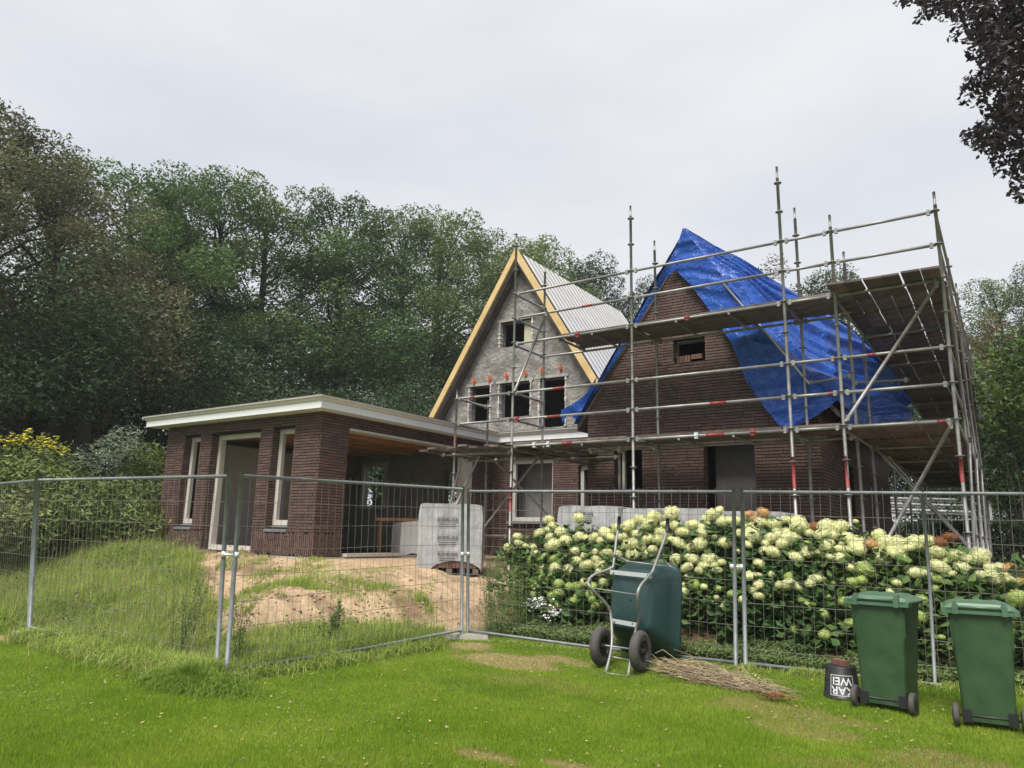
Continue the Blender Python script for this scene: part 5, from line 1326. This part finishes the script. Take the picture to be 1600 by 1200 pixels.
H2 = """415,140,72 800,150,62 750,180,48 120,195,60 240,180,74 200,240,62 35,240,56 90,325,46 350,235,34 450,250,48 620,240,62 700,260,40 520,310,56 325,320,66 410,375,34 310,380,60 190,378,56 485,410,62 585,460,46 675,420,64 40,420,66 55,520,64 165,520,58 240,470,46 900,210,58 950,200,44 1020,205,48 915,410,52 1045,320,40 455,560,50 435,640,38 560,640,56 620,560,50 770,570,68 725,620,52 680,670,44 885,590,34 845,665,42 565,730,32 540,810,36 530,865,38 635,805,56g 720,820,30 855,840,42g 835,920,28 920,1005,38 1050,640,36 1155,710,42 985,885,40g 1080,940,38 700,320,50 560,540,36 130,450,40 260,590,34 240,160,60 820,620,36""".split()
H3 = """160,200,56 60,130,44d 175,115,50d 90,160,40d 270,205,56 365,175,42 60,240,50 80,305,72 470,195,64 490,245,74 300,275,52 245,330,50 200,378,42 390,300,62 385,340,72 260,450,58 180,435,36 340,380,50 570,290,42 480,330,36 710,225,60 830,235,66 670,305,56 760,300,52 888,318,44 725,400,62 455,490,54 550,445,62 670,465,50 560,380,36g 615,235,44b 970,370,68 980,420,68 880,430,46 845,500,56 755,495,34 825,420,36 1100,385,52d 145,550,44 250,645,32 65,645,42 395,660,40g 390,725,60 310,730,34 465,745,36 630,680,56 575,720,42 140,730,46 85,775,34 140,825,42 1040,600,76g 940,705,50g 1015,690,40g 920,585,36 505,860,34g 550,895,44g 870,870,42g 693,975,42g 925,1050,46g 450,1110,42g 535,1138,42g 570,1085,30g 700,1150,42g 60,1160,10g 1200,500,66 1230,380,72 965,188,22 40,385,42 300,300,46 1290,460,60 1150,440,36""".split()
H4 = """40,220,100 140,195,80 135,285,74 340,190,92 450,165,76 235,180,44 20,330,60 560,290,84 770,335,92 1010,325,94 880,350,50 330,500,80 430,510,44 225,355,36 575,430,82 815,455,78 560,560,58g 640,470,56 530,665,42g 720,510,40 660,370,44 1120,455,62 1210,450,60 1020,525,56 1150,555,88 1300,460,74d 1350,595,74 1445,600,60d 140,605,42 690,130,66b 590,185,66b 395,785,58g 360,950,78g 1450,730,44 1360,830,50g 1380,1010,70g 1440,1040,80g 1330,1110,50g 610,1170,36g 480,520,36 260,240,50 75,700,40 1290,530,40""".split()
heads = []
for lst, ox, oy, s_ in ((H1, 760, 780, 6.0), (H2, 980, 780, 6.0), (H3, 1160, 780, 5.454), (H4, 1380, 820, 6.668)):
    for it in lst:
        k_ = 'c'
        if it[-1] in 'gdb': k_ = it[-1]; it = it[:-1]
        x_, y_, r_ = [float(q) for q in it.split(',')]
        px, py, r = ox+x_/s_, oy+y_/s_, r_/s_
        if r < 3: continue
        ytop = np.interp(px, [780, 860, 1000, 1300, 1450, 1600], [830, 805, 800, 815, 840, 890])
        q = np.clip((py-ytop)/120, 0, 1); yy = 10.35-.80*q**.9+rng.uniform(-.06, .06)
        c = at_y(px, py, yy); dep = float((c-EYE) @ Fv)
        heads.append((c, r*dep/FPX*1.17, k_))
heads.append((at_y(1590, 935, 9.6), .11, 'g'))
for (c, r, k_) in list(heads):
    if rng.random() < .38:
        c2 = c+np.array([rng.normal()*.14, .08+abs(rng.normal())*.05, -.02+rng.normal()*.07]); heads.append((c2, r*rng.uniform(.45, .8), 'g' if rng.random() < .45 else 'c'))
bx_ = np.linspace(-6.55, .55, 11); labs = ['hydrangea bush at the left end of the row, among green-tinged heads', 'hydrangea bush left of the wheelbarrow', 'hydrangea bush directly behind the wheelbarrow', 'hydrangea bush just right of the wheelbarrow handles', 'hydrangea bush left of the fence joint', 'hydrangea bush with faded apricot heads at the fence joint', 'hydrangea bush between the fence joint and the left bin', 'hydrangea bush above the left green bin', 'hydrangea bush between the two green bins', 'hydrangea bush behind the right green bin, with two brown heads', 'hydrangea bush at the right picture edge']
hb = []
for i, x in enumerate(bx_):
    hb.append(empty('hydrangea', (x, 9.95, gz(x, 9.95)), labs[i], 'hydrangea', 'white hydrangea bushes behind the fence'))
hz = {i: [] for i in range(len(bx_))}
for c, r, k_ in heads:
    i = int(np.argmin(abs(bx_-c[0]))); hz[i].append((c, r))
    o = bpy.data.objects.new('flower_head', random.choice(HM[k_])); link(o, hb[i])
    o.matrix_basis = Matrix.Translation(Vector(c)) @ Matrix.Rotation(random.uniform(0, 6.28), 4, 'Z') @ Matrix.Rotation(random.uniform(-.7, .7), 4, 'X') @ Matrix.Diagonal((r*random.uniform(.9, 1.12), r*random.uniform(.9, 1.1), r*random.uniform(.72, 1.0), 1))
for i, root in enumerate(hb):
    P_ = []; mb = MB()
    src = hz[i] or [(np.array([bx_[i], 9.9, 1.3]), .12)]
    for c, r in src:
        g0 = gz(c[0], c[1]); n_ = int(70*(c[2]-g0)+10)
        t_ = rng.random(n_)**.75; q = np.stack([c[0]+rng.normal(size=n_)*.17*(1.1-t_*.4), c[1]+.10+rng.normal(size=n_)*.16, g0+(c[2]-r*.6-g0)*t_], -1)
        P_.append(q)
        b0 = np.array([bx_[i]+(c[0]-bx_[i])*.5, 9.95+(c[1]-9.95)*.4, g0-.02]); branch(mb, b0, c-np.array([0, 0, r*.5]), .006, .004)
    n_ = 520; u = rng.random(n_); yy = rng.uniform(9.55, 10.75, n_); xx = bx_[i]+rng.uniform(-.42, .42, n_)
    topz = np.interp(yy, [9.5, 9.8, 10.3, 10.8], [.85, 1.25, 1.62, 1.66])-np.interp(bx_[i], [-3, .5], [0, .32])-(.12 if i == 0 else 0)
    gzz = height(xx, yy); P_.append(np.stack([xx, yy, gzz+(topz-gzz)*u**.6], -1))
    P_ = np.concatenate(P_)
    o = bpy.data.objects.new('foliage', leaf_mesh('foliage', P_, .125, 'hleaf', up=.7, asp=.62)); link(o, root); o['kind'] = 'stuff'
    mb.build('stems', M['bark'], root)

# white small flowers at the left front of the row, feathery weed plants by the fence corner
def weedplant(cx, cy, h_, n, label, mat_='weed', spread=.25, leaf=.05, name='weed_plant', group=None):
    z0 = gz(cx, cy); root = empty(name, (cx, cy, z0), label, 'weed', group); mb = MB(); P_ = []; B_ = []
    for k in range(n):
        a = rng.uniform(0, 6.28); rr = rng.uniform(.2, 1)*spread; top = np.array([cx+rr*math.cos(a), cy+rr*math.sin(a), z0+h_*rng.uniform(.6, 1)]); b0 = np.array([cx+rng.normal()*.05, cy+rng.normal()*.05, z0-.02])
        pts = [b0+(top-b0)*t_+np.array([0,0,.06*h_*math.sin(math.pi*t_)]) for t_ in (0,.3,.6,1)]; mb.tube(pts, [.004,.0035,.003,.0015], 4, caps=False)
        m_ = 90; t_ = rng.uniform(.12, 1, m_); q = b0+(top-b0)*t_[:, None]; q[:, 2] += .06*h_*np.sin(np.pi*t_); w_ = .06*(1.1-t_); P_.append(q+rng.normal(size=(m_, 3))*w_[:, None]*np.array([1,1,.5]))
    mb.build('stems', M[mat_], root); o = bpy.data.objects.new('foliage', leaf_mesh('foliage', np.concatenate(P_), leaf, mat_, up=.3, asp=.16)); link(o, root); o['kind'] = 'stuff'
    return root
weedplant(-6.42, 8.95, 1.25, 12, 'tall feathery weed right behind the fence corner', spread=.22)
weedplant(-6.05, 9.1, 1.05, 16, 'bushy feathery weed at the left end of the hydrangeas', spread=.32)
weedplant(-6.2, 8.8, .7, 12, 'lower feathery weed in front of the two tall ones at the fence corner', spread=.3)
weedplant(-7.05, 5.15, 1.0, 9, 'tall fine-leaved weed growing behind the near fence corner', spread=.25)
weedplant(-7.9, 5.05, .95, 12, 'tall fine-leaved weed a step left of the near fence corner', spread=.3)
weedplant(-7.0, 6.5, .62, 4, 'single upright weed behind the side fence panel', spread=.1, leaf=.09)
C_ = np.concatenate([np.array([[-5.85, 9.25, .55]])+rng.normal(size=(110, 3))*np.array([.12, .06, .06]), np.array([[-5.5, 9.2, .42]])+rng.normal(size=(90, 3))*np.array([.07, .05, .05])])
wf_ = empty('white_flower_plant', (-5.8, 9.25, .3), 'small plant with white flowers in front of the left hydrangea', 'plant'); o = bpy.data.objects.new('flowers', leaf_mesh('flowers', C_, .035, 'whitefl', up=1, asp=.9)); link(o, wf_); o['kind'] = 'stuff'

# ground cover strip between fence and hydrangeas
n = 52000; x = rng.uniform(-6.3, 1.4, n); y = rng.uniform(8.85, 9.75, n)+.1*np.maximum(0, x+2.67)
m_ = fbm2(x, y, 1.5, 3); kp = (y < 9.35+.28*m_+.1*(x > -3)+ .16*np.maximum(0, x+2)) & (y > 8.84+.167*np.maximum(0, x+2.67)); x, y, m_ = x[kp], y[kp], m_[kp]
h_ = .13+.07*m_+.05*fbm2(x, y, 5, 2); z = height(x, y)+np.clip(h_, .03, .3)*rng.random(len(x))**.5
o = bpy.data.objects.new('ground_cover', leaf_mesh('ground_cover', np.stack([x, y, z], -1), .045, 'cover', up=.8, asp=.45)); link(o); o['kind'] = 'stuff'; o['label'] = 'low leafy ground cover strip between fence and hydrangeas'

# ------------------------------------------------------------------ grass
print('grass')
def blades(name, x, y, hgt, wid, mat_, bend=.35, seg=2, dry=None, z=None, lie=0.):
    n = len(x); z = height(x, y) if z is None else z
    a = rng.uniform(0, 2*np.pi, n); l_ = np.abs(rng.normal(0, bend, n))+lie*rng.random(n); hh = hgt*(rng.uniform(.55, 1.15, n)); ww = wid*rng.uniform(.7, 1.3, n)
    # blade width is turned mostly across the bend direction
    dx, dy = np.cos(a), np.sin(a); wx, wy = -dy, dx
    B_ = np.stack([x, y, z-.004], -1); W_ = np.stack([wx, wy, 0*x], -1)*ww[:, None]*.5; D_ = np.stack([dx, dy, 0*x], -1)
    r_ = np.clip(rng.random(n), 0, 1); dr = np.zeros(n) if dry is None else dry
    if seg == 1:
        T_ = B_+D_*(l_*hh)[:, None]+np.array([0,0,1.])*(hh/np.sqrt(1+l_**2))[:, None]
        V_ = np.stack([B_-W_, B_+W_, T_], 1).reshape(-1, 3); F_ = np.arange(3*n).reshape(n, 3)
    else:
        up = np.array([0,0,1.])
        q1 = B_+D_*(l_*hh*.28)[:, None]+up*(hh*.55/np.sqrt(1+.2*l_**2))[:, None]
        q2 = B_+D_*(l_*hh*1.0)[:, None]+up*(hh*np.clip(1-.55*l_, .15, 1)/np.sqrt(1+.3*l_**2))[:, None]
        V_ = np.stack([B_-W_, B_+W_, q1+W_*.8, q1-W_*.8, q2], 1).reshape(-1, 3)
        b0 = np.arange(n)*5; F_ = np.concatenate([np.stack([b0, b0+1, b0+2], -1), np.stack([b0, b0+2, b0+3], -1), np.stack([b0+3, b0+2, b0+4], -1)]); r_ = np.tile(r_, 3); dr = np.tile(dr, 3)
    o = bpy.data.objects.new(name, mesh_np(name, V_, F_, M[mat_], rnd=r_, rndp=dr)); link(o); o['kind'] = 'stuff'; return o
# mown lawn: denser towards the camera
xs = []; ys_ = []
def in_view(x, y, pad=80):
    P_ = np.stack([x, y, 0*x], -1)-EYE; c0 = P_ @ R2; c1 = P_ @ U2; c2 = P_ @ Fv
    px = 800+FPX*c0/c2; py = 600-FPX*c1/c2
    return (c2 > .5) & (px > -pad) & (px < 1600+pad) & (py < 1200+pad)
for _ in range(3):
    n = 1500000; x = rng.uniform(-12.5, 2.0, n); y = rng.uniform(.8, 9.0, n)
    k = in_view(x, y); x, y = x[k], y[k]; d2 = x*x+y*y
    ins = inside_d(x, y)
    k = (ins < .05) & (rng.random(len(x)) < np.clip(34/d2, 0, 1)**1.0*.75); xs.append(x[k]); ys_.append(y[k])
x = np.concatenate(xs); y = np.concatenate(ys_)
dr = drymask(x, y); k = rng.random(len(x)) > dr*.80; x, y, dr = x[k], y[k], dr[k]
nn = fbm2(x, y, .8, 3); n2_ = fbm2(x, y, 4, 2)
dryv = np.clip((rng.random(len(x)) < dr*1.3)*rng.uniform(.5, 1, len(x))+(rng.random(len(x)) < .05+.10*np.clip(n2_+.2, 0, 1))*rng.uniform(.3, .9, len(x))+.12*np.clip(nn, 0, 1), 0, 1)
print('lawn', len(x))
o = blades('lawn', x, y, .036+.010*nn, .0045, 'blade', bend=.5, seg=1, dry=dryv); o['label'] = 'short mown lawn in the foreground'
# clover and weed leaves in the lawn
n = 26000; x = rng.uniform(-10, 1.5, n); y = rng.uniform(3, 8.7, n); k = in_view(x, y) & (inside_d(x, y) < 0) & (fbm2(x+50, y, 1.3, 3)+.25*rng.random(n) > .22); x, y = x[k], y[k]
o = bpy.data.objects.new('clover', leaf_mesh('clover', np.stack([x, y, height(x, y)+.025*rng.random(len(x))], -1), .02, 'weed', up=1.5, asp=.8)); link(o); o['kind'] = 'stuff'
# wild grass inside the plot
n = 240000; x = rng.uniform(-19, -6.6, n); y = rng.uniform(4.75, 9.3, n); d = inside_d(x, y); nn = fbm2(x, y, 1.3, 4)
ds = sand_d(x, y); dens = 1-sst(-.35, .15, ds+.5*nn); dens = dens*np.clip(.8+.9*nn, .2, 1)
dens = np.where((fbm2(x, y, 2.2, 4) > .16) & (ds < 2.2) & (ds > .25), .35, dens)
k = (rng.random(n) < dens); x, y, d = x[k], y[k], d[k]; nn = fbm2(x, y, 1.1, 3)
dd = np.clip((rng.random(len(x)) < .16)*rng.uniform(.4, 1, len(x)), 0, 1)
hg = np.clip(.36+.38*nn, .12, .68)*np.where((x > -9.4) & (sand_d(x, y) > -.9), .6, 1)*np.where(sand_d(x, y) > -.1, .4, 1)*np.where(y > 8.2, .55, 1)
blades('wild_grass', x, y, hg, .0075, 'tallgrass', bend=.6, dry=dd)['label'] = 'tall wild grass growing behind the left fence'
# broad weeds among it
n = 9000; x = rng.uniform(-16.5, -7.0, n); y = rng.uniform(4.8, 8.5, n); k = (x < -9.8) | (inside_d(x, y) < 1.0); x, y = x[k], y[k]; k = fbm2(x+9, y, 1.9, 3) > .08; x, y = x[k], y[k]
o = bpy.data.objects.new('broad_weeds', leaf_mesh('broad_weeds', np.stack([x, y, height(x, y)+rng.random(len(x))*.38], -1), .07, 'weed', up=.6, asp=.35)); link(o); o['kind'] = 'stuff'
# long uncut fringe along the fence foot, outside
def along(a, b, n, out_, sp):
    t_ = rng.random(n); a = np.array(a[:2]); b = np.array(b[:2]); d_ = (b-a)/np.linalg.norm(b-a); nv = np.array([d_[1], -d_[0]])
    P_ = a+(b-a)*t_[:, None]+nv*(out_+np.abs(rng.normal(size=n))*sp)[:, None]; return P_[:, 0], P_[:, 1]
sets = [along((-10.7, 4.7), (-6.6, 4.7), 15000, -.05, .16), along((-6.62, 4.7), (-6.45, 8.2), 8000, -.06, .12), along((-6.4, 8.42), (-2.7, 8.64), 2600, -.03, .06), along((-2.7, 8.66), (1.1, 9.3), 5000, -.04, .10)]
x = np.concatenate([s_[0] for s_ in sets]); y = np.concatenate([s_[1] for s_ in sets]); hh = np.concatenate([np.full(15000, .26), np.full(8000, .19), np.full(2600, .08), np.full(5000, .12)])
kk = fbm2(x, y, 2.2, 3) > -.22; x, y, hh = x[kk], y[kk], hh[kk]
blades('fringe_grass', x, y, hh*(1+.5*fbm2(x, y, 2, 2)), .007, 'tallgrass', bend=.7, dry=np.clip((rng.random(len(x)) < .12)*1.0, 0, 1)*.7, lie=.3)['label'] = 'uncut grass fringe along the foot of the fence'
# lush tuft at the near fence corner
M['tuft'] = mat('tuft_blade', (.13,.225,.025,1), (.20,.30,.045,1), rough=.55, scale=3, use_rnd=.3, trans=.3, coords='World', dry=(.36,.32,.14,1), spec=.15)
n = 17000; r_ = np.abs(rng.normal(size=n))*.6; a = rng.uniform(0, 6.28, n); x = -6.70+.62*r_*np.cos(a); y = 4.42+.27*r_*np.sin(a)
blades('grass_tuft', x, y, np.clip(.24-.09*r_, .06, .3), .007, 'tuft', bend=.8, lie=.4, dry=(rng.random(n) < .05)*.8)['label'] = 'lush grass tuft round the near fence corner'
# tufts on the sand
xs = []; ys_ = []
for (cx, cy, s_, n) in ((-9.3, 7.5, .28, 1500), (-8.75, 7.55, .2, 700), (-7.9, 8.25, .2, 500), (-8.3, 7.9, .22, 600), (-7.35, 8.55, .12, 450), (-10.3, 7.2, .35, 1500), (-9.0, 8.0, .3, 400), (-7.2, 7.9, .14, 300), (-9.7, 8.5, .2, 200)):
    xs.append(cx+rng.normal(size=n)*s_); ys_.append(cy+rng.normal(size=n)*s_*.6)
x = np.concatenate(xs); y = np.concatenate(ys_); blades('sand_tufts', x, y, .14+0*x, .006, 'tallgrass', bend=.6)['label'] = 'green tufts growing on the bare sand bank'
# clods on the bank
mb = MB()
for _ in range(1500):
    x = rng.uniform(-10.6, -6.7); y = rng.uniform(5.8, 9.0); d = float(inside_d(x, y))
    q_ = float(sand_d(x, y))
    if q_ < .05 or (q_ > 1.6 and rng.random() < .85): continue
    r_ = abs(rng.normal())*.014+.006; z = gz(x, y)
    mb.lathe([(0,-r_*.6),(r_*.9,-r_*.3),(r_,r_*.1),(r_*.6,r_*.6),(0,r_*.75)], 6, c=(x, y, z), sm=False)
mb.build('clods', mat('clod', (.26,.18,.11,1), (.45,.33,.22,1), rough=.95, use_rnd=.3), kind='stuff')
# loose board left
mb = MB(); c = at_dist(167, 860, 14.5); mb.box((c[0]-.65, c[1]-.05, gz(c[0], c[1])+.10), (c[0]+.6, c[1]+.08, gz(c[0], c[1])+.14)); tag(mb.build('loose_board', M['timber']), 'pale loose board lying in the grass left of the garden room', 'board')
# heap of prunings
tw = MB()
for k in range(260):
    s_ = rng.random(); cx = -3.15+.95*s_+rng.normal()*.16; cy = 7.98-.30*s_+rng.normal()*.09; a = rng.normal(-.28, .5 if k % 3 == 0 else .2); L_ = rng.uniform(.12, .5); z0 = .055+abs(rng.normal())*.055*(1.2-s_)
    d_ = np.array([math.cos(a), math.sin(a), rng.normal()*.06]); c = np.array([cx, cy, z0+gz(cx, cy)-.02]); w_ = rng.normal(size=3)*.02
    w_ = w_*2.2; tw.tube([c-d_*L_, c-d_*L_*.3+w_, c+d_*L_*.35-w_*.6, c+d_*L_], [.004, .0035, .0028, .0012], 4, caps=False)
o = tw.build('brushwood_heap', M['twig']); tag(o, 'heap of dry brown prunings on the lawn right of the wheelbarrow', 'brushwood')
P_ = np.stack([-3.2+rng.random(1500)*1.0, 0*rng.random(1500), 0*rng.random(1500)], -1); P_[:, 1] = 8.0-.25*(P_[:, 0]+3.0)+rng.normal(size=1500)*.07; P_[:, 2] = .05+np.abs(rng.normal(size=1500))*.035
lm = bpy.data.objects.new('dead_leaves', leaf_mesh('dead_leaves', P_, .03, 'twig', up=.5)); link(lm); lm['kind'] = 'stuff'
P_ = np.array([[-2.02, 7.42, .07]])+rng.normal(size=(170, 3))*np.array([.09, .04, .012]); M['deadred'] = leafmat('dead_red_leaf', (.16,.05,.03,1), (.26,.10,.06,1), tr=.05)
o = bpy.data.objects.new('leaf_heap', leaf_mesh('leaf_heap', P_, .035, 'deadred', up=1)); link(o); o['kind'] = 'stuff'; tag(o, 'small heap of withered reddish leaves on the lawn near the bucket', 'leaf heap')
print('done', len(bpy.data.objects))
# scattered fallen leaves and plantain rosettes in the lawn
n = 420; x = rng.uniform(-9, 1.0, n); y = rng.uniform(3.2, 8.6, n); k = in_view(x, y) & (inside_d(x, y) < 0); x, y = x[k], y[k]
M['fallen'] = leafmat('fallen_leaf', (.30,.22,.10,1), (.42,.34,.16,1), tr=.1)
o = bpy.data.objects.new('fallen_leaves', leaf_mesh('fallen_leaves', np.stack([x, y, height(x, y)+.035], -1), .035, 'fallen', up=2.5, asp=.5)); link(o); o['kind'] = 'stuff'

# seed stalks standing above the wild grass
n = 5200; x = rng.uniform(-17, -6.8, n); y = rng.uniform(4.85, 8.3, n); k = sand_d(x, y) < -.3; x, y = x[k], y[k]; k = fbm2(x+4, y, 1.2, 3) > -.12; x, y = x[k], y[k]
blades('seed_stalks', x, y, .62+.25*fbm2(x, y, 1.1, 3), .004, 'tallgrass', bend=.28, dry=np.clip(rng.random(len(x))*1.1, 0, 1))
# light air haze over the whole site
hz_ = MB(); hz_.box((-640, -640, -1.5), (640, 640, 26)); hm = bpy.data.materials.new('haze'); hm.use_nodes = True; t = hm.node_tree; t.nodes.clear()
o_ = N(t, 'ShaderNodeOutputMaterial'); pv = N(t, 'ShaderNodeVolumePrincipled'); pv.inputs['Color'].default_value = (.9,.93,.97,1); pv.inputs['Density'].default_value = HAZE
t.links.new(pv.outputs[0], o_.inputs['Volume'])
hb_ = hz_.build('haze', hm, kind='stuff')
